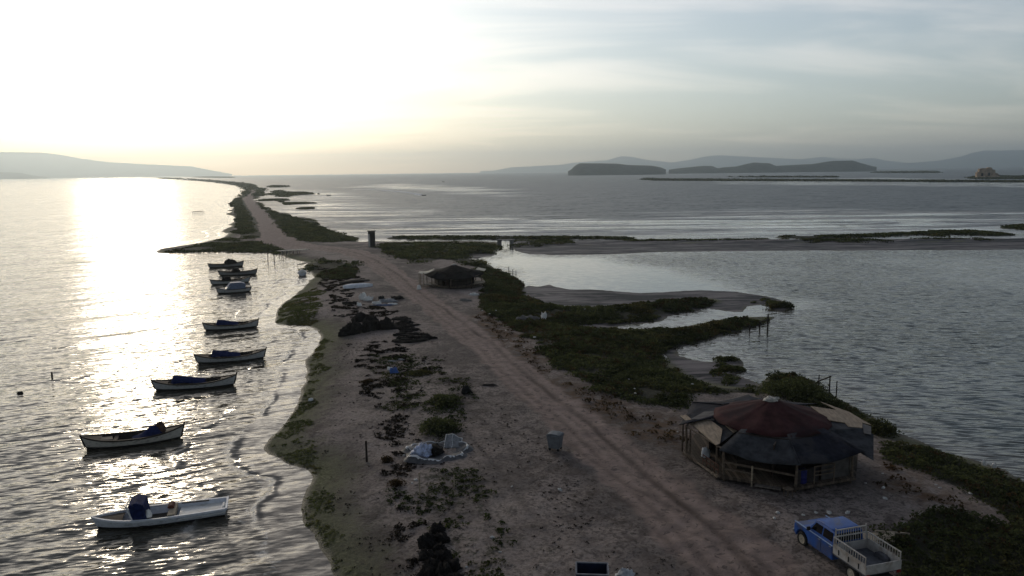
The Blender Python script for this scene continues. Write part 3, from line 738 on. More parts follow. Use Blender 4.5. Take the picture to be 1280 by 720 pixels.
def lump(name, L, Wd, Hh, seed, m_, loc, rz, label, cat, group=None, rough_=0.35, flat=1.0, n=18, k=9, parent=None):
    """a soft heap: an uneven dome closed under its foot"""
    P = []
    for i in range(k + 1):
        v = i / k * math.pi / 2
        row = []
        for j in range(n):
            u = 2 * math.pi * j / n; cx, cy = math.cos(u), math.sin(u)
            q = 1 + rough_ * float(fbm(np.array([cx * 1.6 + seed * 3.7]), np.array([cy * 1.6 + math.sin(v) * 1.5 + seed]), seed, 3)[0])
            q2 = 1 + rough_ * 0.8 * float(fbm(np.array([cx * 3 + seed]), np.array([cy * 3 + v * 2]), seed + 5, 2)[0])
            q3 = 1 + rough_ * 0.55 * (hashf(i * 37.1 + j * 11.3 + seed) - .5)
            row.append((L / 2 * cx * math.cos(v) ** 0.7 * q * q3, Wd / 2 * cy * math.cos(v) ** 0.7 * q * q3, Hh * math.sin(v) ** flat * q2 * q3))
        P.append(row)
    mb = MB(); mb.grid(P[:-1] , closed=True)
    mb.add(P[-2], [tuple(range(n))]); mb.add(P[0], [tuple(range(n - 1, -1, -1))])
    o = mb.build(name, m_, parent, smooth=True)
    if parent is None: place(o, loc, rz); tag(o, label, cat, group)
    return o
def tent(name, prof, Wd, m_, loc, rz, label, cat, seed, group=None):
    """cloth thrown over a boat's gear: ridge heights along x, sagging to both sides"""
    rows = []
    for i, (x, z, zs) in enumerate(prof):
        r_ = []
        for j in range(11):
            a = -1 + j / 5; w = Wd / 2 * (0.85 + 0.2 * hashf(i * 13 + j + seed))
            zz = zs + (z - zs) * (1 - abs(a) ** 1.3) + 0.05 * (hashf(i * 7 + j * 3 + seed * 11) - 0.5)
            r_.append((x + 0.06 * (hashf(i + j * 5 + seed) - .5), a * w, zz))
        rows.append(r_)
    o = MB().grid(rows).build(name, m_, None, smooth=True, solid=0.025)
    place(o, loc, rz); return tag(o, label, cat, group)
def hashf(k): return (math.sin(k * 12.9898 + 4.1414) * 43758.5453) % 1.0
def along(loc, rz, x, y=0.0, z=0.0):
    return Vector(loc) + Vector((math.cos(rz) * x - math.sin(rz) * y, math.sin(rz) * x + math.cos(rz) * y, z))
def boat_axis(a, b):
    A, B_ = gp(*a), gp(*b); d = B_ - A
    return (A + B_) / 2, math.atan2(d.y, d.x), d.length
H_BLUE = hull_mat('hull paint pale over black', (0.72, 0.75, 0.82), (0.02, 0.02, 0.022), 0.10)
H_GREY = hull_mat('hull paint grey over black', (0.58, 0.58, 0.58), (0.018, 0.017, 0.016), 0.14)
H_TAN = hull_mat('hull paint cream over black', (0.64, 0.60, 0.54), (0.018, 0.017, 0.016), 0.12)
H_DARK = hull_mat('hull paint dull grey', (0.34, 0.34, 0.35), (0.015, 0.015, 0.015), 0.14)
MG = 'small boats moored along the beach'

# nearest: square-sterned motor boat, bow to the left
c_, rz, L = boat_axis((118, 661), (282, 640)); rz += math.pi
b1 = boat('motor_boat', L + 0.2, 1.75, c_, rz, 'pale blue white open boat with square stern, nearest of the moored boats', H_BLUE, PALEBLUE, sheer=(0.46, 0.16, 0.02), transom=True,
          group=MG, decks=((0.55, 0.97, MIDWOOD, 0.10), (-0.98, -0.28, WHITE, 0.20)), thwarts=(), rim=PALEBLUE)
MB().box((0.12, 0, 0.115), (1.5, 1.38, 0.03)).build('dark_floor_sheet', DKWOOD, b1)  # dark sheet over the pale floor, added so the boat's interior reads black
mb = MB(); mb.box((-0.55, 0, 0.36), (0.34, 1.45, 0.34)); mb.build('bench', PALEWOOD, b1, bevel=0.02)
mb = MB(); mb.bar((-0.9, -0.68, 0.49), (-2.2, -0.64, 0.47), 0.06, 0.05); mb.build('side_rail', DKWOOD, b1)
mb = MB(); mb.box((-2.95, 0, 0.20), (0.10, 0.5, 0.5)); mb.build('outboard_bracket', WHITE, b1, bevel=0.02)
# console with its blue canvas
o = MB().prism([(0, 0.0), (0.62, 0.0), (0.80, 0.80), (0.48, 0.90), (0.1, 0.76)], -0.62, 0.62).build('canvas_dodger', BLUECLOTH, b1, bevel=0.05)
o.location = (0.55, 0, 0.38)
MB().bar((1.18, -0.64, 0.42), (1.42, -0.64, 1.18), 0.05).bar((1.18, 0.64, 0.42), (1.42, 0.64, 1.18), 0.05).bar((1.42, -0.64, 1.18), (1.42, 0.64, 1.18), 0.05).build('dodger_frame', WHITE, b1)
o = lump('jerrycan', 0.34, 0.3, 0.34, 9, WHITE, along(c_, rz, 0.5, 0.42, 0.45), rz, 'white bag beside the blue canvas of the nearest boat', 'bag')
o.name = 'white_bag'
o = MB().prism([(0, 0), (0.30, 0), (0.32, 0.09), (0.22, 0.16), (0.10, 0.17), (0.02, 0.08)], -0.30, 0.30).build('cloth_bundle', ORANGE, None, bevel=0.03)
place(o, along(c_, rz, -0.62, -0.35, 0.53), rz); tag(o, 'rusty brown bundle lying on the bench of the nearest boat', 'bundle')

def gear(c_, rz, L, kind, which, seed):
    if kind == 'fore':      # heap nearer the left end, as in the third to fifth boats
        tent('tarpaulin', [(-0.30*L, 0.25, 0.2), (-0.25*L, 1.08, 0.55), (-0.12*L, 0.95, 0.52), (0.0, 0.80, 0.45), (0.12*L, 0.68, 0.42), (0.2*L, 0.3, 0.2)], 1.15, BLUECLOTH, Vector(c_) + Vector((0, 0, 0.06)), rz, 'dark blue tarpaulin heaped over the gear in ' + which, 'tarpaulin', seed)
    elif kind == 'aft':
        tent('tarpaulin', [(-0.02*L, 0.3, 0.25), (0.08*L, 0.5, 0.35), (0.18*L, 0.95, 0.5), (0.26*L, 1.05, 0.5), (0.31*L, 0.4, 0.3)], 1.1, BLUECLOTH, Vector(c_) + Vector((0, 0, 0.06)), rz, 'bright blue tarpaulin slung over the engine of ' + which, 'tarpaulin', seed)
specs = [
 ((106, 561), (228, 547), H_TAN, 'cream hulled wooden boat second from the nearest, blue cloth at its right end', 'aft', 'the second nearest boat'),
 ((193, 488), (294, 481), H_GREY, 'wooden boat third from the nearest with blue tarp by its left end', 'fore', 'the third nearest boat'),
 ((246, 454.5), (331, 447.5), H_GREY, 'dark gunwaled wooden boat fourth from the nearest, tarp amidships', 'fore', 'the fourth nearest boat'),
 ((256, 413), (322, 408.5), H_GREY, 'fifth nearest boat, alone between the fourth and the far cluster of four', 'fore', 'the fifth nearest boat'),
]
for i, (a, b_, hm2, lab, kind, which) in enumerate(specs):
    c_, rz, L = boat_axis(a, b_)
    boat('wooden_boat', L + 0.35, 1.7, c_, rz, lab, hm2, MIDWOOD if i else DKWOOD, sheer=(0.52, 0.38, 0.34), group=MG, decks=((0.62, 0.97, DKWOOD, 0.06), (-0.97, -0.62, MIDWOOD, 0.06)))
    gear(c_, rz, L, kind, which, i + 3)
    if i == 0:
        lump('engine_cover', 0.7, 0.6, 0.85, 4, mat('rusty brown cover', (0.085, 0.045, 0.03), 0.7, 0.4, 5), along(c_, rz, 0.275 * L, 0, 0.32), rz, 'rounded brown cover beside blue cloth in the second nearest boat', 'engine cover')
        MB().slab([(-0.36*L, -0.3, 0.58), (-0.2*L, -0.42, 0.55), (-0.22*L, 0.1, 0.6), (-0.34*L, 0.0, 0.62)], 0.03).build('loose_board', PALEWOOD, None)
        o = bpy.data.objects['loose_board']; place(o, Vector(c_) + Vector((0, 0, 0.0)), rz); tag(o, 'pale loose board lying in the left end of the second nearest boat', 'board')
    elif kind == 'fore':
        lump('net_heap', 1.3, 0.8, 0.35, 20 + i, BLACKNET, along(c_, rz, 0.2 * L, 0, 0.36), rz, 'dark heap of net in the right half of ' + which, 'net')
# far cluster
c_, rz, L = boat_axis((272, 367), (313, 364)); rz += math.pi
b6 = boat('cabin_boat', L + 0.3, 1.75, c_, rz, 'boat with blue grey canvas cabin, lowest of the far cluster of four', H_GREY, MIDWOOD, sheer=(0.55, 0.3, 0.12), group=MG, decks=((0.5, 0.97, PALEBLUE, 0.06),), thwarts=(-0.6,))
MB().prism([(-1.55, 0), (1.25, 0), (0.75, 0.62), (0.45, 0.98), (-1.0, 1.0), (-1.6, 0.75)], -0.68, 0.68).build('cabin_cover', mat('blue grey canvas', (0.16, 0.20, 0.30), 0.6, 0.2, 3), b6, bevel=0.06).location = (0.0, 0, 0.5)
MB().prism([(0.85, 0.62), (1.18, 0.62), (0.78, 1.05), (0.5, 1.05)], -0.72, 0.72).build('windscreen', mat('pale window', (0.45, 0.47, 0.50), 0.15, 0.05, 2, spec=0.6), b6)
far3 = [((264, 356.3), (312, 353), H_DARK, 'dark boat with high right end, third up in the far cluster of four'), ((265, 348.0), (321, 344), H_DARK, 'long low dark boat lying second from the top of the far cluster'), ((261, 335), (304, 332.3), H_DARK, 'topmost and farthest boat of the cluster, dark heap by its right end')]
far3 = [((264, 356.3), (312, 352.6), H_GREY, 'grey boat just above the canvas cabin boat in the far cluster'), ((274, 344.6), (321, 342.6), H_DARK, 'low dark boat lying second from the top of the far cluster'), ((261, 335), (304, 332.3), H_DARK, 'topmost and farthest boat of the cluster, dark heap by its right end')]
for i, (a, b_, hm2, lab) in enumerate(far3):
    c_, rz, L = boat_axis(a, b_)
    boat('wooden_boat', L + 0.3, 1.7, c_, rz, lab, hm2, DKWOOD, sheer=(0.55, 0.42, 0.32), group=MG, decks=((0.62, 0.97, DKWOOD, 0.06),))
    lump('net_heap', 1.7 if i != 2 else 2.2, 1.1, 0.85 if i != 2 else 1.1, 30 + i, BLACKNET, along(c_, rz, (-0.6, -0.3, 0.9)[i], 0, 0.3), rz, ('dark heap in the grey boat above the canvas cabin boat', 'dark heap amidships in the second boat from the top of the far cluster', 'tall dark heap in the topmost boat of the far cluster')[i], 'heap')
# dinghy at the foot of the jetty, bow on
c_ = gp(378, 344); 
boat('dinghy', 4.2, 1.5, c_, R(-75), 'small white dinghy end on at the shore below the jetty', H_BLUE, WHITE, sheer=(0.5, 0.3, 0.2), decks=((0.3, 0.97, WHITE, 0.05),), rim=WHITE, thwarts=(-0.3,))
# two small boats out on the bay
c_ = gp(530, 244.5); boat('speedboat', 3.6, 1.5, c_, R(-12), 'tiny dark speedboat at the head of a curved white wake', H_DARK, DKWOOD, sheer=(0.5, 0.3, 0.1), transom=True, thwarts=(), parts=False)
c_ = gp(411, 244.6); boat('skiff', 3.8, 1.5, c_, R(5), 'small dark skiff lying off the reed islets beside the spit', H_DARK, DKWOOD, sheer=(0.55, 0.3, 0.2), thwarts=(), parts=False)
c_ = gp(554, 227.6); boat('trawler', 5.5, 2.2, c_, R(0), 'far dark vessel, a mere speck beyond the speedboat wake', H_DARK, DKWOOD, sheer=(0.9, 0.5, 0.3), thwarts=(), parts=False)
# wake
wk = [(444, 237.0), (460, 237.2), (480, 238.0), (500, 239.6), (515, 241.4), (524, 243.3), (528, 244.4)]
mb = MB(); rows = []
for i, p in enumerate(wk):
    q = gp(*p); q2 = gp(wk[min(i+1, 6)][0], wk[min(i+1, 6)][1]); q1 = gp(wk[max(i-1, 0)][0], wk[max(i-1, 0)][1]); d = (q2 - q1).normalized(); nn = Vector((-d.y, d.x, 0)); w = 4.5 - 0.3 * i
    rows.append([q - nn * w + Vector((0, 0, .03)), q + Vector((0, 0, .22)), q + nn * w + Vector((0, 0, .03))])
mb.grid(rows); tag(mb.build('wake_foam', mat('white foam', (0.75, 0.76, 0.78), 0.9, 0.2, 0.3), None), kind='stuff')
# ------------------------------------------------------------------ pickup truck
def make_truck(loc, rz):
    BL = mat('worn blue car paint', (0.020, 0.085, 0.33), 0.42, 0.18, 2.5, spec=0.45, dirt=(0.085, 0.085, 0.095), dirtamt=0.6)
    BLR = BL
    GL = mat('dark window glass', (0.006, 0.007, 0.009), 0.08, 0.1, 2, spec=0.6)
    BEDW = mat('worn white bed paint', (0.44, 0.42, 0.40), 0.6, 0.15, 3, dirt=(0.22, 0.17, 0.13), dirtamt=0.6)
    BEDG = mat('scuffed grey bed', (0.085, 0.09, 0.105), 0.6, 0.25, 3, dirt=(0.05, 0.045, 0.04), dirtamt=0.6)
    t = thing('pickup_truck', loc, rz, 'blue double cab pickup with white railed bed, parked beside the round hut', 'pickup truck')
    hw = 0.78
    # lower body with wheel arches
    arch = lambda cx: [(cx + 0.40 * math.cos(a), 0.30 + 0.40 * math.sin(a)) for a in [math.pi * k / 8 for k in range(9)]]
    prof = [(-0.22, 0.36), (-0.22, 0.98), (1.30, 0.98), (1.42, 0.96), (2.18, 0.86), (2.27, 0.78), (2.27, 0.36)] + arch(1.70) + [(1.2, 0.30), (-0.22, 0.30)]
    prof = [(-0.22, 0.30), (-0.22, 0.98), (1.30, 0.98), (1.42, 0.965), (2.16, 0.88), (2.26, 0.80), (2.28, 0.42)] + [(x, z) for x, z in arch(1.72)]
    body = MB().prism(prof, -hw, hw).build('body', BL, t, bevel=0.03)
    # greenhouse
    def ring(z, x0, x1, w): return [(x0, -w, z), (x1, -w, z), (x1, w, z), (x0, w, z)]
    g = MB(); rows = [ring(0.97, -0.21, 1.36, 0.745), ring(1.16, -0.19, 1.216, 0.707), ring(1.42, -0.15, 1.02, 0.655), ring(1.475, -0.08, 0.92, 0.60)]
    g.grid(rows, closed=True); g.add(rows[-1], [(0, 1, 2, 3)]); g.build('cab', BL, t, bevel=0.025)
    MB().grid([[(-0.13, y, 1.462), (0.1, y, 1.482), (0.5, y, 1.488), (0.85, y, 1.482), (0.99, y, 1.455)] for y in (-0.64, -0.58, 0, 0.58, 0.64)]).build('roof_panel', BL, t, smooth=True, solid=0.03)
    # windows: panes 4 mm proud of the cab
    def pane(name, pts): 
        c0 = sum((Vector(p) for p in pts), Vector()) / len(pts); nrm = (Vector(pts[1]) - Vector(pts[0])).cross(Vector(pts[2]) - Vector(pts[0])).normalized()
        if nrm.dot(c0 - Vector((0.5, 0, 1.0))) < 0: nrm = -nrm
        return MB().add_ret([Vector(p) + nrm * 0.010 for p in pts], nrm).build(name, GL, t)
    def lerp(a, b, k): return tuple(a[i] + (b[i] - a[i]) * k for i in range(3))
    for s in (1, -1):
        lowf = lambda x: (x, s * 0.738, 1.03); 
        def side(x, z):
            w = 0.745 - (z - 0.97) / 0.45 * 0.09
            return (x, s * w, z)
        pane('side_window', [side(-0.12, 1.04), side(0.46, 1.04), side(0.46, 1.38), side(-0.09, 1.38)])
        pane('side_window', [side(0.54, 1.04), side(1.18, 1.04), side(0.96, 1.38), side(0.54, 1.38)])
        for (x0, x1) in ((-0.18, 0.48), (0.50, 1.24)):
            d = MB().box(((x0 + x1) / 2, s * (hw + 0.004), 0.66), (x1 - x0, 0.014, 0.60)).build('door', BL, t, bevel=0.006)
            MB().box((x0 + 0.10, s * (hw + 0.02), 0.83), (0.12, 0.03, 0.03)).build('handle', mat('dull chrome', (0.4, 0.4, 0.4), 0.3, 0.1, 3, metal=0.8), d, bevel=0.006)
        MB().box((1.0, s * (hw + 0.013), 0.925), (2.44, 0.012, 0.05)).build('side_stripe', mat('pale blue stripe', (0.36, 0.48, 0.70), 0.5, 0.2, 5), t)
        mi = MB().box((1.16, s * 0.90, 1.06), (0.07, 0.15, 0.16)).build('wing_mirror', RUBBER, t, bevel=0.02)
        MB().bar((1.16, s * 0.74, 1.02), (1.16, s * 0.86, 1.05), 0.03).build('mirror_arm', RUBBER, mi)
        MB().lathe([(0.0, 0.03), (0.09, 0.028), (0.10, 0.0)], 14, Matrix.Translation((2.27, s * 0.55, 0.66)) @ Matrix.Rotation(math.pi / 2, 4, 'Y')).build('headlight', mat('lamp glass', (0.6, 0.6, 0.6), 0.15, 0.05, 3, spec=0.6), t, smooth=True)
    pane('windscreen', [(1.35, -0.66, 1.01), (1.35, 0.66, 1.01), (1.06, 0.58, 1.40), (1.06, -0.58, 1.40)])
    pane('rear_window', [(-0.205, -0.60, 1.06), (-0.205, 0.60, 1.06), (-0.16, 0.56, 1.38), (-0.16, -0.56, 1.38)])
    MB().box((2.30, 0, 0.46), (0.10, 1.60, 0.14)).build('front_bumper', mat('dull chrome', (0.4, 0.4, 0.4), 0.3), t, bevel=0.03)
    MB().box((2.285, 0, 0.68), (0.02, 0.8, 0.18)).build('grille', RUBBER, t)
    # wheels
    for x in (1.72, -1.32):
        for s in (1, -1):
            T = Matrix.Translation((x, s * 0.70, 0.30)) @ Matrix.Rotation(-s * math.pi / 2, 4, 'X')
            w = MB().lathe([(0.20, -0.09), (0.29, -0.09), (0.31, -0.06), (0.31, 0.06), (0.29, 0.09), (0.20, 0.09), (0.20, -0.09)], 24, T).build('wheel', RUBBER, t, smooth=False)
            MB().lathe([(0.0, 0.05), (0.06, 0.085), (0.10, 0.07), (0.16, 0.075), (0.205, 0.085), (0.205, 0.0), (0.0, 0.0)], 20, T).build('rim', mat('cream wheel rim', (0.38, 0.34, 0.27), 0.5, 0.2, 6), w, smooth=False)
    # chassis
    MB().box((-1.2, 0.0, 0.44), (2.2, 0.8, 0.14)).build('chassis', RUBBER, t)
    # bed
    bx0, bx1, bw = -2.12, -0.30, 0.83
    MB().box(((bx0 + bx1) / 2, 0, 0.64), (bx1 - bx0, bw * 2, 0.06)).build('bed_floor', BEDG, t)
    for s in (1, -1):
        p = MB().box(((bx0 + bx1) / 2, s * (bw - 0.02), 0.86), (bx1 - bx0, 0.04, 0.38)).build('bed_side', BEDW, t, bevel=0.008)
        for x in (bx1 - 0.35, (bx0 + bx1) / 2, bx0 + 0.35):
            MB().box((x, s * (bw + 0.012), 0.86), (0.035, 0.024, 0.22)).build('latch', RUBBER, p)
        r_ = MB(); y = s * (bw - 0.02)
        r_.bar((bx0, y, 1.36), (bx1, y, 1.36), 0.04).bar((bx0, y, 1.075), (bx1, y, 1.075), 0.035)
        for k in range(14):
            x = bx0 + 0.02 + (bx1 - bx0 - 0.04) * k / 13; r_.bar((x, y, 1.075), (x, y, 1.36), 0.035 if k in (0, 13) else 0.028, 0.02 if k not in (0, 13) else 0.035)
        r_.build('side_rail', BEDW, t)
        MB().prism([(-1.72, 0.67), (-0.92, 0.67), (-1.02, 0.86), (-1.18, 0.92), (-1.46, 0.92), (-1.62, 0.86)], s * (bw - 0.04) - s * 0.20, s * (bw - 0.045)).build('wheel_arch', BEDG, t, bevel=0.02)
        MB().box((-2.15, s * 0.72, 0.62), (0.05, 0.16, 0.12)).build('tail_lamp', mat('red lamp plastic', (0.20, 0.012, 0.01), 0.3), t, bevel=0.01)
    MB().box((bx0 - 0.02, 0, 0.86), (0.04, bw * 2, 0.38)).build('tailgate', BEDW, t, bevel=0.008)
    MB().box((bx1 - 0.02, 0, 0.86), (0.04, bw * 2 - 0.09, 0.38)).build('bed_headboard', BEDW, t, bevel=0.008)
    r_ = MB(); x = bx1 - 0.02
    r_.bar((x, -bw + .06, 1.36), (x, bw - .06, 1.36), 0.04).bar((x + .03, -bw + .10, 1.62), (x + .03, bw - .10, 1.62), 0.045)
    r_.bar((x, -bw + .06, 1.06), (x + .03, -bw + .10, 1.70), 0.045).bar((x, bw - .06, 1.06), (x + .03, bw - .10, 1.70), 0.045)
    for k in range(13):
        y = -bw + 0.12 + (2 * bw - 0.24) * k / 12; r_.bar((x, y, 1.07), (x + .03, y * 0.96, 1.62), 0.022, 0.018)
    r_.build('guard_rail', BEDW, t)
    return t
def _add_ret(s, pts, nrm):
    b_ = [p - nrm * 0.012 for p in pts]; n_ = len(pts)
    s.add(list(pts) + b_, [tuple(range(n_)), tuple(range(2*n_-1, n_-1, -1))] + [(i, n_+i, n_+(i+1) % n_, (i+1) % n_) for i in range(n_)]); return s
MB.add_ret = _add_ret
tx, ty = 13.60, 29.69
make_truck((tx, ty, hgt(tx, ty) + 0.0), R(106))

# ------------------------------------------------------------------ round huts on their decks
def make_hut(name, loc, sc, canvas, label, big):
    t = thing(name, loc, 0.0, label, 'hut')
    t.scale = (sc, sc, sc)
    DK = plank_mat('dark deck boards', (0.11, 0.085, 0.065), 0, 0.18)
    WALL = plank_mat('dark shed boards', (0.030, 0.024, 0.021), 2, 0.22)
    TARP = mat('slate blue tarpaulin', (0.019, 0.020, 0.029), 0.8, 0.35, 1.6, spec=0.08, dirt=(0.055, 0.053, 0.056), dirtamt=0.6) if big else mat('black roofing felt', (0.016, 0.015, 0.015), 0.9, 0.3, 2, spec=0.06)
    vert = lambda k, r, z: Vector((r * math.cos(R(222 + 45 * k)), r * math.sin(R(222 + 45 * k)), z))
    RD, ZF = 4.75, 0.34
    MB().slab([vert(k, RD + 0.1, ZF) for k in range(8)], 0.14).build('deck', DK, t)
    # footings
    for k in range(8):
        MB().tube(vert(k, RD - 0.2, -0.35), vert(k, RD - 0.2, ZF - 0.15), 0.09, 0.08, 8).build('footing', MIDWOOD, t)
    EZ = [1.78, 1.62, 1.72, 1.95, 2.05, 2.1, 2.1, 1.9]
    for k in range(8):
        lean = Vector((0.06 * (hashf(k) - .5), 0.06 * (hashf(k + 9) - .5), 0))
        MB().tube(vert(k, RD - 0.12, ZF - 0.1), vert(k, RD - 0.12, EZ[k] - 0.03) + lean, 0.075, 0.06, 8).build('post', MIDWOOD, t)
    # inner round room: boarded walls with a doorway and window gaps
    rw = 3.35
    MB().slab([vert(k, rw - 0.2, 2.34) for k in range(8)], 0.04).build('ceiling', WALL, t)
    for k in range(8):
        a, b_ = vert(k, rw, ZF), vert(k + 1, rw, ZF); d = b_ - a; up = Vector((0, 0, 1)); L = d.length; d = d / L
        q = d.to_track_quat('X', 'Z').to_matrix().to_4x4()
        if big and k == 7: continue
        w = MB()
        def panel(s0, s1, z0, z1, w=w): w.box(a + d * ((s0 + s1) / 2) + up * ((z0 + z1) / 2), (s1 - s0, 0.08, z1 - z0), M=q)
        if k == 0: panel(0.0, 0.85, 0, 2.0); panel(1.75, L, 0, 2.0); panel(0.85, 1.75, 1.85, 2.0)      # doorway
        elif k in (1, 7, 3): panel(0, 0.5, 0, 2.0); panel(L - 0.5, L, 0, 2.0); panel(0.5, L - 0.5, 0, 0.85); panel(0.5, L - 0.5, 1.7, 2.0)   # window gap
        else: panel(0, L, 0, 2.0)
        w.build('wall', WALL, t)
        if k == 0: MB().box(a + d * 1.95 + Vector((-.2, -.35, 0.95)), (0.75, 0.05, 1.8), M=Matrix.Rotation(R(60), 4, 'Z')).build('door', mat('brown door paint', (0.05, 0.035, 0.028), 0.7), t)
    # canvas cap: gores sag between ribs
    nr, na = 9, 64; rows = []; rc, zr, za = 3.15, 2.42, 3.50
    for i in range(nr):
        v = i / (nr - 1); row = []
        for j in range(na):
            u = 2 * math.pi * j / na; g = abs(math.sin(u * 6 + .4))
            r_ = rc * (1 - v) * (1 - 0.012 * g) + 0.02
            z = zr + (za - zr) * (v ** 0.80) - 0.10 * g * (1 - v) * 0.8 - 0.10 * math.sin(v * math.pi) + 0.02 * (hashf(i * 7 + j) - .5)
            row.append((r_ * math.cos(u), r_ * math.sin(u), z))
        rows.append(row)
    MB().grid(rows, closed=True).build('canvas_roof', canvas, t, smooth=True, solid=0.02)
    lump('roof_cap', 0.75, 0.7, 0.16, 5, mat('bleached peak canvas', (0.42, 0.40, 0.37), 0.8, 0.35, 5), (0, 0, 0), 0, '', '', parent=t, rough_=0.6).location = (0, 0, za - 0.11)
    for s_, a_ in ((0.7, 0.4), (0.5, 1.9), (0.6, -0.8)):
        pass
    # skirt of tarpaulins from the canvas foot out over the posts
    for k in range(8):
        if big and k in (3, 7): continue
        n_ = 9; rows = []
        for i in range(6):
            v = i / 5; row = []
            for j in range(n_):
                s_ = j / (n_ - 1)
                a = vert(k, 1, 0).lerp(vert(k + 1, 1, 0), s_)
                o_ = (0.0 + 0.035 * (k % 2)) 
                rr = 3.0 + (RD + 0.30 + 0.18 * hashf(k * 5 + j // 3 + 2) - 3.0) * v
                z = (zr - 0.02 + 0.05) * (1 - v) + (EZ[k % 8] * (1 - s_) + EZ[(k + 1) % 8] * s_ + 0.03) * v
                z -= 0.16 * math.sin(s_ * math.pi) * math.sin(min(1, v * 1.2) * math.pi * 0.5) * (0.5 + hashf(k + 3))
                z += 0.035 * (hashf(k * 31 + i * 7 + j) - 0.5) + o_
                nrm = a.normalized() * (1 if True else 0)
                aa = vert(k, rr, 0).lerp(vert(k + 1, rr, 0), s_ * 1.03 - 0.015)
                row.append((aa.x, aa.y, z))
            rows.append(row)
        m_ = TARP
        if big and k in (0,): m_ = mat('grey tarpaulin', (0.046, 0.048, 0.054), 0.85, 0.35, 2, spec=0.06)
        if big and k in (2,): m_ = mat('pale grey tarpaulin', (0.045, 0.045, 0.052), 0.85, 0.3, 2, spec=0.08)
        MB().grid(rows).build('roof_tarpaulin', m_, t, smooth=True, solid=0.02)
    # eave poles
    for k in range(8):
        MB().tube(vert(k, RD - 0.1, EZ[k] - 0.06), vert(k + 1, RD - 0.1, EZ[(k + 1) % 8] - 0.06), 0.05, 0.05, 6).build('eave_pole', MIDWOOD, t)
    return t, vert, RD, ZF
RED = mat('faded red canvas', (0.050, 0.021, 0.022), 0.85, 0.35, 1.2, spec=0.08, dirt=(0.030, 0.019, 0.022), dirtamt=0.9)
DKC = mat('blackened thatch canvas', (0.018, 0.015, 0.014), 0.9, 0.35, 2.0, spec=0.06)
HX, HY = 14.35, 41.2
h1, vert, RD, ZF = make_hut('round_hut', (HX, HY, 0.9), 1.0, RED, 'large round hut under a faded red canvas cap, beside the blue pickup', True)
rel = lambda x, y, z: (x - HX, y - HY, z - 0.9)
# left porch: boards laid over a lean-to
PW = mat('pale weathered boards', (0.30, 0.235, 0.175), 0.85, 0.28, 3.0, stretch=(2.5, 0.6, 1))
def board(parent, c4, t_, m_=PW): return MB().slab(c4, t_).build('roof_board', m_, parent)
def bpx(px, py, z): q_ = gp(px, py, z); return (q_.x - HX, q_.y - HY, z - 0.9)
GW = mat('grey weathered boards', (0.13, 0.12, 0.115), 0.85, 0.28, 3.0, stretch=(0.6, 2.5, 1))
LT = mat('grey tarpaulin', (0.034, 0.036, 0.042), 0.85)
# lean-to of the left porch: a dark underlay, then loose boards on it
board(h1, [bpx(850, 520.5, 2.80), bpx(898, 556, 2.68), bpx(918, 541, 3.02), bpx(905, 517, 3.28), bpx(868, 516, 3.10)], 0.03, LT)
board(h1, [bpx(850, 519.5, 2.86), bpx(866, 532.5, 2.82), bpx(871, 529.5, 2.92), bpx(858, 518.5, 2.96)], 0.035)
board(h1, [bpx(867, 532, 2.82), bpx(895, 556, 2.72), bpx(900, 554, 2.78), bpx(903, 536, 3.04), bpx(888, 525, 3.12), bpx(869, 526, 2.98)], 0.04)
board(h1, [bpx(892, 519, 3.26), bpx(917, 540.5, 3.08), bpx(926, 535.5, 3.22), bpx(904, 517.5, 3.36)], 0.035)
board(h1, [bpx(864, 523.5, 3.04), bpx(893, 525, 3.20), bpx(892, 514, 3.36), bpx(880, 514.5, 3.26)], 0.03, GW)
# loose sheets over the right side
board(h1, [bpx(1008, 507, 3.42), bpx(1078, 535, 3.10), bpx(1092, 543, 2.86), bpx(1092, 575, 2.40), bpx(1040, 545, 3.0), bpx(1028, 538, 3.3)], 0.03, LT)
board(h1, [bpx(1013, 507.5, 3.46), bpx(1037, 525, 3.36), bpx(1056, 528, 3.26), bpx(1061, 533, 3.20), bpx(1078, 534.5, 3.14), bpx(1078, 527, 3.20), bpx(1050, 513, 3.34)], 0.04)
board(h1, [bpx(1026, 502, 3.42), bpx(1078, 528, 3.20), bpx(1089, 531, 3.12), bpx(1062, 515, 3.26)], 0.035)
board(h1, [bpx(1078, 529, 3.17), bpx(1080, 541, 3.04), bpx(1089, 543, 2.98), bpx(1089, 533, 3.08)], 0.03, GW)
# side wall boards on the right, a fitted panel and its shelf
a, b_ = vert(1, RD - 0.25, ZF), vert(2, RD - 0.25, ZF); d = (b_ - a).normalized(); q = d.to_track_quat('X', 'Z').to_matrix().to_4x4(); Ls = (b_ - a).length
PG = mat('grey board panel', (0.085, 0.078, 0.074), 0.8, 0.3, 2.2)
MB().box(a + d * (Ls * 0.72) + Vector((0, 0, 0.62)), (Ls * 0.5, 0.05, 1.2), M=q).build('side_panel', PG, h1)
MB().box(a + d * (Ls * 0.22) + Vector((0, 0, 0.38)), (Ls * 0.40, 0.05, 0.75), M=q).build('side_panel', mat('dark board panel', (0.040, 0.034, 0.034), 0.8), h1)
f = MB(); o_ = a + d * (Ls * 0.50) + Vector((-0.05, -0.30, 0))
sx_ = d * 0.62
for z in (0.46, 0.66, 0.92): f.bar(o_ - sx_ + Vector((0, 0, z)), o_ + sx_ + Vector((0, 0, z)), 0.05, 0.05)
f.bar(o_ - sx_ + Vector((0, 0, 0)), o_ - sx_ + Vector((0, 0, 0.95)), 0.05).bar(o_ + sx_ + Vector((0, 0, 0)), o_ + sx_ + Vector((0, 0, 0.95)), 0.05)
f.build('slat_bench', MIDWOOD, h1)
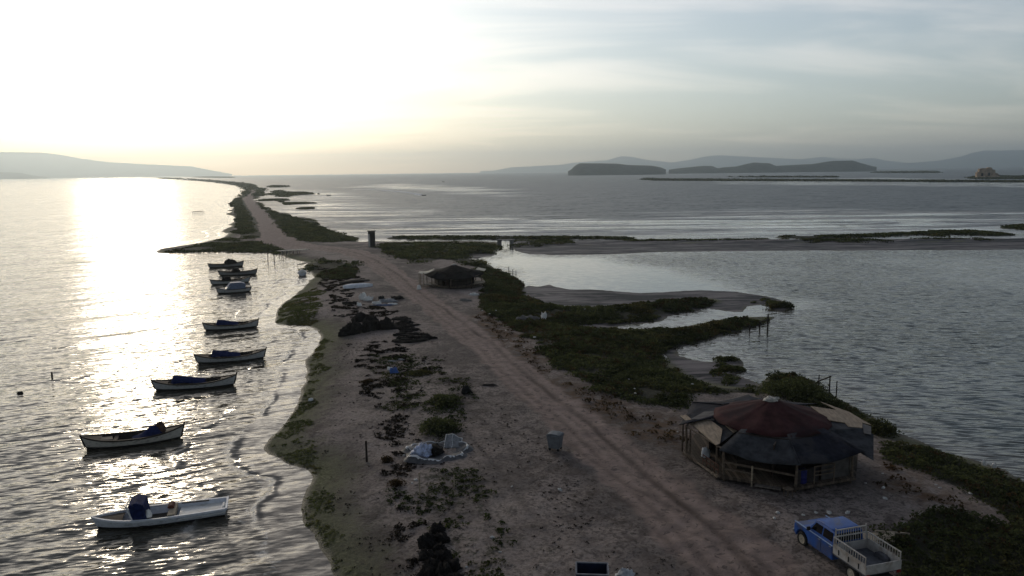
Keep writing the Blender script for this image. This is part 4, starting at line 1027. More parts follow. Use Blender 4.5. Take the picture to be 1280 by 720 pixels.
a, b_ = vert(2, RD - 0.25, ZF), vert(3, RD - 0.25, ZF); d = (b_ - a).normalized(); q = d.to_track_quat('X', 'Z').to_matrix().to_4x4(); Ls = (b_ - a).length
MB().box(a + d * (Ls * 0.5) + Vector((0, 0, 0.78)), (Ls * 0.94, 0.05, 1.5), M=q).build('side_panel', mat('pale board panel', (0.14, 0.125, 0.11), 0.8, 0.3, 2.2), h1)
# front railing and the steps
a, b_ = vert(0, RD - 0.1, ZF), vert(1, RD - 0.1, ZF); up = Vector((0, 0, 1))
r_ = MB().bar(a + up * 0.72, b_ + up * 0.55, 0.06, 0.10); r_.bar(a + up * 0.36, a.lerp(b_, 0.45) + up * 0.30, 0.05, 0.08); r_.build('railing', MIDWOOD, h1)
for k, s_ in ((0.42, 0.78),):
    MB().bar(a.lerp(b_, k) - up * 0.35 + Vector((-.1, -.12, 0)), a.lerp(b_, k) + up * s_ + Vector((-.1, -.12, 0)), 0.07).build('railing_post', PALEWOOD, h1)
st = MB()
for k in range(2): st.box(a.lerp(b_, 0.66) + Vector((-0.22 - 0.22 * k, -0.30 - 0.28 * k, -0.12 - 0.17 * k)), (1.25, 0.26, 0.05), M=((b_ - a).to_track_quat('X', 'Z').to_matrix().to_4x4()))
st.build('steps', mat('worn step boards', (0.15, 0.13, 0.115), 0.85), h1)
# left porch deck and rails
MB().slab([rel(9.70, 41.2, 1.22), rel(10.55, 37.95, 1.20), rel(11.4, 38.3, 1.22), rel(11.0, 41.6, 1.22)], 0.09).build('porch_deck', plank_mat('pale deck boards', (0.22, 0.175, 0.135), 1, 0.17), h1)
for p_ in ((9.75, 42.6), (10.68, 38.75), (9.85, 41.2)):
    MB().tube(rel(p_[0], p_[1], 0.75), rel(p_[0] + .03, p_[1], 2.72), 0.06, 0.05, 8).build('porch_post', MIDWOOD, h1)
pr = MB()
for z in (1.5, 1.78): pr.bar(rel(10.2, 39.6, z), rel(10.62, 38.1, z), 0.04)
for k in range(5): pr.bar(rel(10.2 + .105 * k, 39.6 - .375 * k, 1.22), rel(10.2 + .105 * k, 39.6 - .375 * k, 1.8), 0.035)
pr.build('porch_rail', mat('red brown rail paint', (0.085, 0.035, 0.025), 0.7), h1)
# things by the hut
o = MB().lathe([(0.0, 0.0), (0.27, 0.0), (0.29, 0.05), (0.275, 0.28), (0.29, 0.30), (0.275, 0.33), (0.28, 0.62), (0.29, 0.64), (0.27, 0.70), (0.0, 0.68)], 18).build('barrel', mat('blue plastic barrel', (0.016, 0.02, 0.13), 0.5), None, smooth=True)
bx, by = 14.45, 36.75
place(o, (bx, by, 1.24)); o.location = (14.55, 37.05, 1.245); tag(o, 'blue plastic barrel on the deck of the red capped hut', 'barrel')
lump('sack', 0.55, 0.5, 0.55, 41, mat('white sacking', (0.45, 0.47, 0.5), 0.8, 0.2, 4), (10.65, 40.75, 1.225), 0.3, 'white sack on the left porch of the red capped hut', 'sack')
def stool(loc, rz, label):
    s_ = thing('stool', loc, rz, label, 'stool')
    MB().box((0, 0, 0.42), (0.42, 0.36, 0.05)).build('seat', MIDWOOD, s_, bevel=0.01)
    for x in (-.16, .16):
        for y in (-.13, .13): MB().bar((x, y, 0), (x * .9, y * .9, 0.40), 0.04).build('leg', MIDWOOD, s_)
p = on(985, 621); stool((p.x, p.y, p.z), 0.4, 'small wooden stool standing on the ground before the hut steps')

h2p = Vector((-8.35, 110.2, 0.85))
h2, _, _, _ = make_hut('round_hut', h2p, 0.86, DKC, 'smaller round hut with a black roof, farther up the track', False)
lp = lambda x, y, z: (x, y, z)
CR = mat('cream canopy cloth', (0.50, 0.46, 0.38), 0.8, 0.2, 3)
rows = []
for i in range(5):
    v = i / 4; rows.append([(-5.75 + 2.4 * s_, -2.6 + 2.2 * v + 0.9 * s_, 2.35 + 0.35 * s_ - 0.28 * math.sin(s_ * math.pi) + 0.12 * v) for s_ in [j / 6 for j in range(7)]])
MB().grid(rows).build('canopy', CR, h2, smooth=True, solid=0.03)
for x, y in ((-5.6, -2.5), (-4.9, -2.3), (-5.6, -0.5)): MB().tube((x, y, -0.2), (x, y, 2.4), 0.07, 0.06, 8).build('canopy_post', PALEWOOD, h2)
MB().slab([(3.4, -3.4, 0.62), (5.3, -1.5, 0.66), (4.9, 1.0, 0.7), (3.5, 0.8, 0.66)], 0.1).build('side_deck', PALEWOOD, h2)
MB().slab([(3.6, 0.8, 2.5), (5.1, 0.2, 2.3), (5.3, 2.2, 2.4), (3.9, 2.9, 2.6)], 0.06).build('roof_board', CR, h2)
MB().slab([(-5.0, -2.2, 0.55), (-3.4, -3.6, 0.55), (-2.6, -2.6, 0.55), (-4.4, -1.2, 0.55)], 0.1).build('side_deck', PG, h2)
lump('white_bag', 0.6, 0.5, 0.6, 45, WHITE, (-13.05, 106.4, hgt(-13.05, 106.4) - 0.02), 0, 'white bag at the foot of the small hut canopy post', 'bag')

# ------------------------------------------------------------------ dark booth by the causeway
p = on(465, 308.3)
t = thing('watch_booth', p, R(10), 'tall narrow dark booth standing alone where the causeway meets the track', 'booth')
MB().box((0, 0, 1.75), (1.55, 1.5, 3.5)).build('cabin', mat('dark rusted sheet', (0.022, 0.020, 0.019), 0.8), t, bevel=0.03)
MB().box((-0.56, -0.77, 1.5), (0.36, 0.05, 2.9)).build('door', mat('pale lit strip', (0.50, 0.50, 0.48), 0.6), t, bevel=0.01)  # pale strip stands in for the booth's sunlit left side, not a real door
MB().slab([(-0.95, -0.9, 3.56), (0.95, -0.9, 3.56), (0.95, 0.9, 3.66), (-0.95, 0.9, 3.66)], 0.06).build('roof', RUBBER, t)

# ------------------------------------------------------------------ jetty
a, b_ = on(352, 319.5), on(386, 316)
a = gp(350, 321, 0.0); b_ = gp(386, 318.5, 0.0)
jd = (b_ - a); jl = jd.length; jr = math.atan2(jd.y, jd.x)
t = thing('jetty', a, jr, 'short plank jetty on thin legs at the head of the boat cove', 'jetty')
MB().box((jl / 2, 0.6, 1.15), (jl + 0.3, 2.0, 0.12)).build('deck', plank_mat('pale jetty boards', (0.42, 0.38, 0.33), 0, 0.3), t)
for k in range(6):
    for y in (-0.2, 1.4):
        MB().tube((0.3 + (jl * 0.62) * k / 5, y, -0.5), (0.3 + (jl * 0.62) * k / 5, y, 1.08), 0.07, 0.06, 6).build('leg', PALEWOOD if y < 0 else DKWOOD, t)
a = gp(374, 331.5, 0.4); b_ = gp(387, 326.8, 0.7); d = b_ - a
o = MB().box((d.length / 2, 0, 0), (d.length, 0.9, 0.1)).build('gangplank', PALEWOOD, None, bevel=0.01); place(o, (a.x, a.y, 0.55), math.atan2(d.y, d.x)); tag(o, 'pale gangplank from the shore above the white dinghy', 'plank')
MB().tube((-0, 0.3, -1.0), (0, 0.3, 0.02), 0.05, 0.05, 6).build('leg', DKWOOD, o)
def stake(px, py, h, r_, label, group=None, lean=(0, 0), m_=DKWOOD, land=True, name='stake'):
    p = on(px, py) if land else gp(px, py)
    o = MB().tube((0, 0, -0.4), (lean[0], lean[1], h), r_, r_ * 0.8, 7).build(name, m_, None); place(o, p); return tag(o, label, 'stake', group)
stake(458.5, 577, 1.25, 0.075, 'single dark post upright in bare sand near the waterline', name='post')
stake(525, 622, 1.3, 0.05, 'thin pale stake among the weeds below the plastic lined basin', m_=PALEWOOD, name='post')
stake(568, 640-30, 0.7, 0.04, 'short thin stake right of the pale stake among green weeds', m_=PALEWOOD, name='post')
stake(444, 411, 1.2, 0.06, 'thin dark stake on the sand left of the net rows', name='post')
for x, y in ((335, 327), (343, 327.5)): stake(x, y, 1.8, 0.08, 'mooring stake standing in the water left of the jetty', 'mooring stakes beside the jetty', land=False, name='mooring_stake')
# fish pen far out on the left
p = gp(248, 266.5)
t = thing('fish_pen', p, R(3), 'small open frame of posts out in the sun glitter off the groin', 'fish pen')
for x in (-2.1, -.7, .7, 2.1):
    for y in (-1.2, 1.2): MB().tube((x, y, -.5), (x, y, .9), 0.10, 0.09, 6).build('post', DKWOOD, t)
MB().bar((-2.1, -1.2, .85), (2.1, -1.2, .85), 0.12).bar((-2.1, 1.2, .85), (2.1, 1.2, .85), 0.12).bar((-2.1, -1.2, .85), (-2.1, 1.2, .85), 0.12).bar((2.1, -1.2, .85), (2.1, 1.2, .85), 0.12).build('top_rail', DKWOOD, t)
# remains of a landing at the tip of the scrub tongue
p = gp(959, 409.5)
t = thing('broken_jetty', p, 0, 'broken landing of leaning posts at the tip of the dark scrub tongue', 'jetty')
def wp(px, py, z=0.0): return gp(px, py, z) - p
MB().tube(wp(959.5, 411) + Vector((0, 0, -.4)), wp(959.5, 411) + Vector((0, 0, 1.6)), 0.09, 0.08, 7).build('post', DKWOOD, t)
MB().tube(wp(949.5, 412) + Vector((0, 0, -.4)), wp(949.5, 412) + Vector((0, 0, 0.9)), 0.08, 0.07, 7).build('post', DKWOOD, t)
MB().tube(wp(937, 413) + Vector((0, 0, -.4)), wp(937, 413) + Vector((0, 0, 0.6)), 0.08, 0.07, 7).build('post', DKWOOD, t)
MB().bar(wp(949, 412) + Vector((0, 0, 0.85)), wp(960, 411) + Vector((0, 0, 1.0)), 0.12, 0.1).build('beam', DKWOOD, t)
# sticks by the big bush on the lagoon edge
p = gp(1036, 490)
t = thing('stick_frame', p, 0, 'crooked frame of sticks in the shallows behind the big bush', 'stick frame')
MB().tube(wp(1023, 487) + Vector((0, 0, -.2)), wp(1023, 487) + Vector((0, 0, 1.2)), 0.05, 0.04, 6).build('post', DKWOOD, t)
MB().tube(wp(1036.5, 491) + Vector((0, 0, -.4)), wp(1036.5, 491) + Vector((0, 0, 1.35)), 0.06, 0.05, 7).build('post', DKWOOD, t)
MB().tube(wp(1021, 488) + Vector((0, 0, 0.7)), wp(1038, 491) + Vector((0, 0, 1.3)), 0.06, 0.05, 7).build('rail', DKWOOD, t)
stake(1045.5, 491, 0.95, 0.05, 'lone stick standing in the water right of the stick frame', land=False)
for x, y in ((645, 347.5), (641, 345.5), (636, 342)): stake(x, y, 1.2, 0.06, 'stake in the pale shallows at the scrub edge behind the small hut', 'stakes at the lagoon edge', land=False)
stake(65, 471, 0.42, 0.09, 'dark marker stake alone in the open water left of the boats', land=False, name='marker_stake')
o = lump('float', 0.5, 0.35, 0.16, 3, RUBBER, gp(25, 492), 0.4, 'dark float near the left edge of the glittering water', 'float')

# ------------------------------------------------------------------ upturned hulls on the beach
def upturned(pa, pb, wd, ht, m_, label):
    a, b_ = on(*pa), on(*pb); d = b_ - a; L = d.length; rows = []
    for i in range(13):
        t = -1 + i / 6; h = wd / 2 * max(0.03, 1 - abs(t) ** 2.6 if t > 0 else 1 - 0.25 * t * t); z = ht * (1 - 0.35 * t * t)
        rows.append([(t * L / 2, -h, 0.02), (t * L / 2, -h * .93, z * 0.55), (t * L / 2, -h * 0.6, z * 0.88), (t * L / 2, 0, z), (t * L / 2, h * 0.6, z * 0.88), (t * L / 2, h * .93, z * 0.55), (t * L / 2, h, 0.02)])
    mb = MB().grid(rows); mb.add(rows[0], [tuple(range(7))]); o = mb.build('upturned_boat', m_, None, smooth=True)
    c_ = (a + b_) / 2; place(o, (c_.x, c_.y, c_.z), math.atan2(d.y, d.x))
    k = MB().bar((-L / 2, 0, ht * 0.66), (0, 0, ht + .02), 0.06, 0.06).bar((0, 0, ht + .02), (L / 2 * .96, 0, ht * 0.68), 0.06, 0.06).build('keel', PALEWOOD, o)
    return tag(o, label, 'boat')
upturned((429, 361), (466, 357.5), 1.6, 0.62, PALEBLUE, 'white upturned boat on the weedy beach near the track')
upturned((425, 355.5), (462, 351), 1.5, 0.45, DKWOOD, 'dark upturned boat just behind the white one')

# ------------------------------------------------------------------ fishing nets
NG = 'black nets laid out beside the track'
rowpx = [(433, 419), (440, 417.5), (447, 416), (453, 415), (459, 413.5), (465, 412.5), (471, 411.5), (478, 411), (485, 411)]
for i, (x, y) in enumerate(rowpx):
    p = on(x, y); lump('net_bundle', 1.25 + .3 * hashf(i), 1.05, 0.80 + .35 * hashf(i + 4), 50 + i, BLACKNET, p - Vector((0, 0, .03)), hashf(i + 2) * 3, 'black net bundle standing in the long row on the sand', 'net', 'black net bundles in the long row', rough_=0.55)
for i, (x, y) in enumerate([(449, 401.5), (463, 405.5)]):
    p = on(x, y); lump('net_bundle', 1.7, 1.25, 0.95, 70 + i, BLACKNET, p - Vector((0, 0, .03)), 0.3, ('round black net heap, upper left of the two behind the row', 'round black net heap, right of the two behind the row')[i], 'net', rough_=0.45)
rg = np.random.default_rng(5)
flat_px = []
quad = [(486, 399), (505, 397), (543, 428), (500, 428)]
for k in range(46):
    u, v = rg.random(), rg.random()
    x0 = quad[0][0] * (1 - u) + quad[1][0] * u; y0 = quad[0][1] * (1 - u) + quad[1][1] * u
    x1 = quad[3][0] * (1 - u) + quad[2][0] * u; y1 = quad[3][1] * (1 - u) + quad[2][1] * u
    flat_px.append((x0 * (1 - v) + x1 * v, y0 * (1 - v) + y1 * v))
for i, (x, y) in enumerate(flat_px):
    p = on(x, y); lump('net_piece', 1.0 + 1.1 * rg.random(), 0.45 + .35 * rg.random(), 0.14 + .10 * rg.random(), 100 + i, BLACKNET, p - Vector((0, 0, .02)), R(-15 + 50 * rg.random()), 'flat piece of black net spread on the sand beside the track', 'net', NG, rough_=0.8, n=14, k=5)
# black bundles in the foreground
fgp = [(547, 664, .62), (533, 681, .78), (551, 677, .66), (549, 690, .66), (534, 698, .62), (555, 700, .74), (540, 713, .85), (565, 712, .70), (555, 722, .9), (534, 728, .85), (568, 731, .8), (549, 740, .9)]
for i, (x, y, s_) in enumerate(fgp):
    p = on(x, y); lump('net_bundle', s_ * 1.15, s_ * 1.0, s_ * 0.62, 160 + i, BLACKNET, p - Vector((0, 0, .04)), hashf(i) * 3, 'black net bundle in the heap at the bottom edge of the beach', 'net', 'black net bundles heaped in the foreground', rough_=0.5)

# ------------------------------------------------------------------ plastic lined basin
p = on(545, 566)
t = thing('lined_basin', p, R(4), 'shallow basin lined with white plastic sheet, rim crumpled, on weedy ground', 'basin')
no = 44
def brim(u):
    sq = (abs(math.cos(u)) ** 3 + abs(math.sin(u)) ** 3) ** (-1 / 3)
    rr = sq * (1 + 0.10 * math.sin(3 * u + 1) + 0.06 * math.sin(7 * u) + 0.03 * math.sin(13 * u + 2))
    lip = 0.20 + 0.07 * math.sin(2 * u + .6) + 0.05 * math.sin(5 * u) + 0.05 * math.sin(11 * u + 1)
    return rr, max(lip, .06)
rows = []
for i in range(10):
    v = i / 9; row = []
    for j in range(no):
        u = 2 * math.pi * j / no; rr, lip = brim(u)
        if v < 0.34: k = 1.22 - v * 0.6; z = lip * (v / 0.34) ** 1.3
        else: q_ = (v - 0.34) / 0.66; k = 1.01 - 0.45 * q_ ** 0.7; z = lip + (0.0 - lip) * q_ ** 0.8
        k += 0.03 * (hashf(i * 17 + j * 3) - .5); z += 0.04 * (hashf(i * 5 + j * 11) - .5) * (v > 0.05)
        row.append((1.62 * rr * k * math.cos(u), 1.35 * rr * k * math.sin(u), max(z, -0.02) + 0.02))
    rows.append(row)
mb = MB().grid(rows, closed=True); mb.add(rows[-1], [tuple(range(no))])
mb.build('sheet_lining', mat('grey plastic lining', (0.085, 0.085, 0.092), 0.6, 0.3, 3, spec=0.2, bump=0.06), t, smooth=True)
rows = []
for j in range(no * 3 + 1):
    u = 2 * math.pi * j / (no * 3); rr, lip = brim(u); lip += 0.03 + 0.03 * (hashf(j) - .5)
    front = 0.5 - 0.5 * math.sin(u)
    w = 0.012 + 0.055 * front * (0.3 + hashf(j // 4)) 
    rows.append([(1.62 * rr * k * math.cos(u), 1.35 * rr * k * math.sin(u), lip + dz) for k, dz in ((1.02 + w, -0.03 - w * 1.2), (1.01, 0.0), (0.995, 0.005), (0.985 - w * .5, -0.03 - w * .8))])
mb = MB(); mb.grid(rows).build('folded_rim', PLASTIC, t, smooth=True)
fl = lambda s_, v: (0.45 + 0.95 * s_ + 0.15 * v, 0.35 + 0.95 * v - 0.2 * s_ * v, 0.12 + (0.55 - 0.25 * s_ * s_) * v ** 1.2 + 0.05 * math.sin(s_ * 9 + v * 4) * v)
MB().grid([[fl(i / 9, j / 6) for i in range(10)] for j in range(7)]).build('lifted_flap', mat('pale grey plastic', (0.20, 0.205, 0.22), 0.5, 0.3, 4, bump=0.05), t, smooth=True, solid=0.01)
fe = MB()
for pts in ([fl(i / 9, 1) for i in range(10)], [fl(1, j / 6) for j in range(7)], [fl(0, j / 6) for j in range(7)], [fl(0.45 + .05 * math.sin(j), j / 6) for j in range(7)]):
    for q0, q1 in zip(pts, pts[1:]): fe.tube(Vector(q0) + Vector((0, 0, .012)), Vector(q1) + Vector((0, 0, .012)), 0.022, 0.022, 5)
fe.build('flap_edge', PLASTIC, t, smooth=True)
o = lump('plastic_sheet', 1.25, 1.1, 0.52, 81, mat('blue white plastic wrap', (0.42, 0.48, 0.66), 0.4, 0.5, 5, bump=0.06), along(p, R(4), -0.72, -0.35, 0.10), 0.3, 'crumpled blue and white plastic bundle in the left of the lined basin', 'plastic bundle', rough_=0.6)
o = lump('black_net', 0.85, 1.4, 0.40, 82, BLACKNET, along(p, R(4), 0.0, -0.05, 0.06), 0.1, 'black net dumped in the middle of the lined basin', 'net', rough_=0.4)

# ------------------------------------------------------------------ rubbish container on wheels
p = on(694, 562)
t = thing('rubbish_container', p, R(-25), 'grey wheeled rubbish container standing alone on bare dirt beside the track', 'bin'); t.scale = (.88, .88, .92)
def taper(z0, z1, a0, a1, mb):
    r0 = [(-a0[0], -a0[1], z0), (a0[0], -a0[1], z0), (a0[0], a0[1], z0), (-a0[0], a0[1], z0)]; r1 = [(-a1[0], -a1[1], z1), (a1[0], -a1[1], z1), (a1[0], a1[1], z1), (-a1[0], a1[1], z1)]
    mb.grid([r0, r1], closed=True); mb.add(r0, [(3, 2, 1, 0)]); mb.add(r1, [(0, 1, 2, 3)]); return mb
taper(0.16, 0.98, (0.36, 0.30), (0.46, 0.40), MB()).build('tub', GALV, t, bevel=0.02)
MB().box((0, 0, 1.0), (0.98, 0.86, 0.05)).build('rim', GALV, t, bevel=0.01)
MB().prism([(-0.46, 1.03), (0.46, 1.03), (0.44, 1.08), (0.2, 1.13), (-0.2, 1.13), (-0.44, 1.08)], -0.38, 0.38).build('lid', GALV, t, bevel=0.02)
for x in (-.3, .3):
    for y in (-.24, .24): MB().lathe([(0, -.03), (.085, -.03), (.085, .03), (0, .03)], 12, Matrix.Translation((x, y, 0.085)) @ Matrix.Rotation(math.pi/2, 4, 'X')).build('wheel', RUBBER, t)
MB().tube((-.47, -.40, .85), (-.47, .40, .85), .025, .025, 6).build('handle', GALV, t)

# ------------------------------------------------------------------ blue crate at the bottom edge and the sack beside it
p = on(740, 729)
t = thing('blue_tub', p, R(-5), 'dark blue open tub with pale rim, cut by the bottom edge', 'tub')
BT = mat('dark blue plastic', (0.012, 0.018, 0.045), 0.6, 0.25, 4)
for (c_, s_) in (((0, 0.44, .3), (1.25, .05, .6)), ((0, -.44, .3), (1.25, .05, .6)), ((.60, 0, .3), (.05, .83, .6)), ((-.60, 0, .3), (.05, .83, .6))):
    MB().box(c_, s_).build('wall', BT, t)
MB().box((0, 0, .04), (1.14, .82, .06)).build('base', BT, t)
MB().bar((-.65, .46, .62), (.65, .46, .62), .05).bar((-.65, -.46, .62), (.65, -.46, .62), .05).bar((-.63, -.43, .62), (-.63, .43, .62), .05).bar((.63, -.43, .62), (.63, .43, .62), .05).build('rim', mat('pale grey rim', (0.18, 0.19, 0.22), 0.7), t)
p = on(782, 722); lump('sack', 0.75, 0.5, 0.32, 83, mat('white sacking', (0.4, 0.4, 0.4)), p, 0.2, 'pale lumpy sack at the bottom edge right of the blue tub', 'sack', rough_=0.5)

# ------------------------------------------------------------------ beach debris
deb = [('foam_block', 453, 374, (1.0, .7, .75), WHITE, 'white foam block at the left end of the debris patch'),
 ('white_sack', 460, 375, (1.3, .7, .5), WHITE, 'long white sack in the debris patch'), ('white_sack', 449, 382, (.6, .5, .4), WHITE, 'small white sack below the foam block'),
 ('crate_heap', 477, 376, (.9, .7, .6), RUBBER, 'black lump in the middle of the debris patch'), ('plastic_sheet', 485, 377, (2.3, 1.3, .35), mat('grey sheet', (0.22, 0.23, 0.25), 0.6), 'grey plastic sheet right of centre in the debris patch'),
 ('white_sack', 471, 380, (1.2, .5, .35), WHITE, 'flat white sack at the lower edge of the debris patch'), ('white_sack', 491, 381, (1.3, .4, .25), WHITE, 'thin white strip at the right end of the debris patch'),
 ('plastic_sheet', 480, 382, (2.4, .6, .2), mat('dull blue sheet', (0.10, 0.13, 0.22), 0.6), 'dull blue strip along the lower edge of the debris patch'),
 ('net_heap', 496, 374, (1.7, 1.0, .4), BLACKNET, 'dark net heap at the right end of the debris patch'), ('net_heap', 438, 380, (2.0, .7, .35), BLACKNET, 'dark net strewn left of the debris patch'),
 ('blue_sack', 492, 466, (.75, .55, .4), mat('bright blue sacking', (0.05, 0.12, 0.36), 0.6), 'bright blue bag on the sand midway along the beach'), ('white_sack', 488, 462, (.5, .35, .25), WHITE, 'white bag beside the bright blue bag'),
 ('plastic_sheet', 489, 452, (.8, .35, .12), mat('grey sheet', (0.2, 0.2, 0.2)), 'grey scrap left of two above the bright blue bag'), ('plastic_sheet', 501, 450, (.7, .35, .12), mat('grey sheet', (0.2, 0.2, 0.2)), 'grey scrap right of two above the bright blue bag'),
 ('tyre_heap', 583, 491, (.75, .6, .5), RUBBER, 'round black lump beside the low green bush'), ('log', 610, 482, (1.2, .22, .14), DKWOOD, 'short dark log lying left of the track'),
 ('white_sack', 388, 501, (.35, .3, .2), WHITE, 'small white bag alone on the algae by the water'), ('rubble_heap', 660, 401, (2.6, .9, .5), mat('grey rubble', (0.15, 0.145, 0.14), 0.9), 'grey rubble heap in the scrub right of the small hut'), ('white_sack', 680, 400, (.7, .6, .8), WHITE, 'white bag at the end of the grey rubble heap'),
 ('plastic_sheet', 592, 369, (1.2, .6, .3), WHITE, 'white sheet dumped below the small hut'), ('debris_heap', 582, 376, (1.6, .7, .25), mat('grey rubble', (0.2, 0.2, 0.2)), 'grey debris heap on bare ground below the small hut'),
 ('board', 1052, 690-35, (.9, .35, .1), PALEWOOD, 'pale board on the ground behind the truck cab')]
for i, (nm_, x, y, s_, m_, lab) in enumerate(deb):
    p = on(x, y); lump(nm_, s_[0], s_[1], s_[2], 200 + i, m_, p - Vector((0, 0, .02)), R(10 * hashf(i) - 5), lab, nm_.split('_')[-1] if '_' in nm_ else nm_, rough_=0.6, n=16, k=6)
# pale boards behind the truck
p = on(1097, 676); t0 = MB().slab([(-.8, -.3, .10), (.5, -.45, .12), (.9, .1, .3), (-.5, .4, .22)], .05).build('board_pile', PALEWOOD, None); place(t0, p, .2); tag(t0, 'pale boards dumped on the dark ground beyond the truck bed', 'boards')
MB().bar((.1, .3, .3), (1.5, -.1, .2), .07).build('pole', PALEWOOD, t0)
# scraps of litter
lit = {'scrap of pale litter caught in the scrub right of the track': [(655, 438), (668, 425), (786, 478), (793, 490), (794, 496), (865, 484), (847, 545), (731, 390), (603, 391), (620, 391), (612, 395), (632, 416), (706, 385)],
 'scrap of pale litter on the bare ground right of the red capped hut': [(1103, 592), (1104, 610), (1106, 623), (1170, 606), (1175, 610), (1130, 655), (1213, 617), (1082, 604)],
 'scrap of pale litter near the front of the truck': [(1004, 644), (1020, 641), (1036, 641), (1060, 641), (972, 641), (968, 648)],
 'scrap of litter on the weedy sand of the near beach': [(515, 604), (520, 600), (615, 672), (625, 690), (583, 709), (700, 612), (640, 608), (506, 569)],
 'pale bag lying in the low reeds at the lagoon edge': [(1229, 588), (1242, 591)]}
LM = mat('pale litter', (0.55, 0.54, 0.52), 0.6, 0.3, 8)
i = 0
for lab, pts in lit.items():
    for (x, y) in pts:
        p = on(x, y); k = 0.24 if 'reeds' in lab else 0.09 + .11 * hashf(i + .3)
        lump('plastic_bag' if 'bag' in lab else 'litter_scrap', k * 1.5, k, k * (1.0 if 'reeds' in lab else .45), 300 + i, LM, p + Vector((0, 0, .25 if 'scrub' in lab else (.35 if 'reeds' in lab else -.01))), hashf(i) * 3, lab, 'bag' if 'bag' in lab else 'litter', {'scrap of pale litter caught in the scrub right of the track': 'litter in the scrub', 'scrap of pale litter on the bare ground right of the red capped hut': 'litter right of the hut', 'scrap of pale litter near the front of the truck': 'litter by the truck', 'scrap of litter on the weedy sand of the near beach': 'litter on the near beach'}.get(lab, 'pale bags in the reeds'), rough_=0.7, n=10, k=4)
        i += 1

# ------------------------------------------------------------------ sluice bridge over the channel, ruin on the far islet
a, b_ = on(622, 306.0), on(642, 306.0); c_ = (a + b_) / 2; d = b_ - a; L = d.length
t = thing('sluice_bridge', (c_.x, c_.y, 0), math.atan2(d.y, d.x), 'small pale sluice bridge across the channel through the mud bank', 'bridge')
CON = mat('stained concrete', (0.22, 0.21, 0.20), 0.9)
MB().box((0, 0, 1.25), (L, 1.8, 0.25)).build('deck', CON, t, bevel=0.02)
for x in (-L * .38, L * .38): MB().box((x, 0, 0.45), (0.5, 1.8, 1.35)).build('pier', CON, t)
MB().bar((-L / 2, -.85, 1.9), (L / 2, -.85, 1.9), .08).bar((-L/2, -.85, 1.3), (-L/2, -.85, 1.95), .08).bar((L/2, -.85, 1.3), (L/2, -.85, 1.95), .08).build('handrail', CON, t)
p = gp(1234, 223.2); D_ = p.y; s_ = D_ / FPX
t = thing('ruined_house', (p.x, p.y, 0.4), R(-8), 'sandy ruined stone house on the low islet far out on the right', 'ruin')
ST = mat('sandy ruined masonry', (0.40, 0.29, 0.20), 0.95, 0.3, 0.25, dirt=(0.17, 0.13, 0.10), dirtamt=0.6)
w_ = 26 * s_; h_ = 13.5 * s_
prof = [(-w_/2, 0), (-w_/2, h_ * .55), (-w_ * .42, h_ * .62), (-w_ * .40, h_ * .86), (-w_ * .22, h_ * .93), (-w_ * .1, h_ * .90), (0.0, h_ * 1.0), (w_ * .12, h_ * .96), (w_ * .16, h_ * .8), (w_ * .28, h_ * .74), (w_ * .3, h_ * .5), (w_ * .42, h_ * .42), (w_ * .5, h_ * .12), (w_ * .5, 0)]
MB().prism(prof, -3.0, 3.0).build('wall', ST, t)
prof2 = [(x * .82 + 1.5, z * .86) for x, z in prof]
MB().prism(prof2, 5.5, 9.0).build('rear_wall', ST, t)
for x, z in ((-w_ * .28, h_ * .34), (w_ * .02, h_ * .36)): MB().box((x, -3.02, z), (w_ * .09, .3, h_ * .26)).build('window', RUBBER, t)
lump('rubble', w_ * 1.05, 9, h_ * .22, 91, ST, (0, -5, 0), 0, '', '', parent=t, rough_=0.6).location = (0, -5.5, -.2)
# ------------------------------------------------------------------ scrub, weeds, wrack
def leaf_mat(name, dark, light):
    if name in _mats: return _mats[name]
    mt, n, b = mat_new(name)
    a = n.new('ShaderNodeAttribute', attribute_name='tone')
    pz_ = n.new('ShaderNodeNewGeometry').outputs['Position']
    br = n.ramp(n.noise(pz_, 0.16, 4, 0.65), 0.50, 0.66)
    lt = n.mix(n.math('MULTIPLY', br, 0.75), light, (light[0] * 1.25, light[1] * 0.80, light[2] * 0.75))
    n.put(b.inputs['Base Color'], n.mix(a.outputs['Fac'], dark, lt)); b.inputs['Roughness'].default_value = 0.9; b.inputs['Specular IOR Level'].default_value = 0.15
    tr = n.new('ShaderNodeBsdfTranslucent'); n.put(tr.inputs['Color'], n.mix(1.0, n.mix(a.outputs['Fac'], dark, lt), (1.25, 1.28, 0.95), 'MULTIPLY'))
    mx = n.new('ShaderNodeMixShader'); mx.inputs[0].default_value = 0.45; n.link(b.outputs[0], mx.inputs[1]); n.link(tr.outputs[0], mx.inputs[2])
    o_ = [k for k in n.n if k.type == 'OUTPUT_MATERIAL'][0]; n.link(mx.outputs[0], o_.inputs[0])
    _mats[name] = mt; return mt
SCRUB = leaf_mat('saltbush leaves', (0.030, 0.037, 0.018), (0.115, 0.125, 0.062))
DRYL = leaf_mat('dry brown stems', (0.030, 0.020, 0.012), (0.105, 0.072, 0.042))
WEED = leaf_mat('low weed leaves', (0.024, 0.036, 0.012), (0.075, 0.090, 0.036))
WRACK = leaf_mat('dried black wrack', (0.012, 0.010, 0.009), (0.045, 0.036, 0.030))
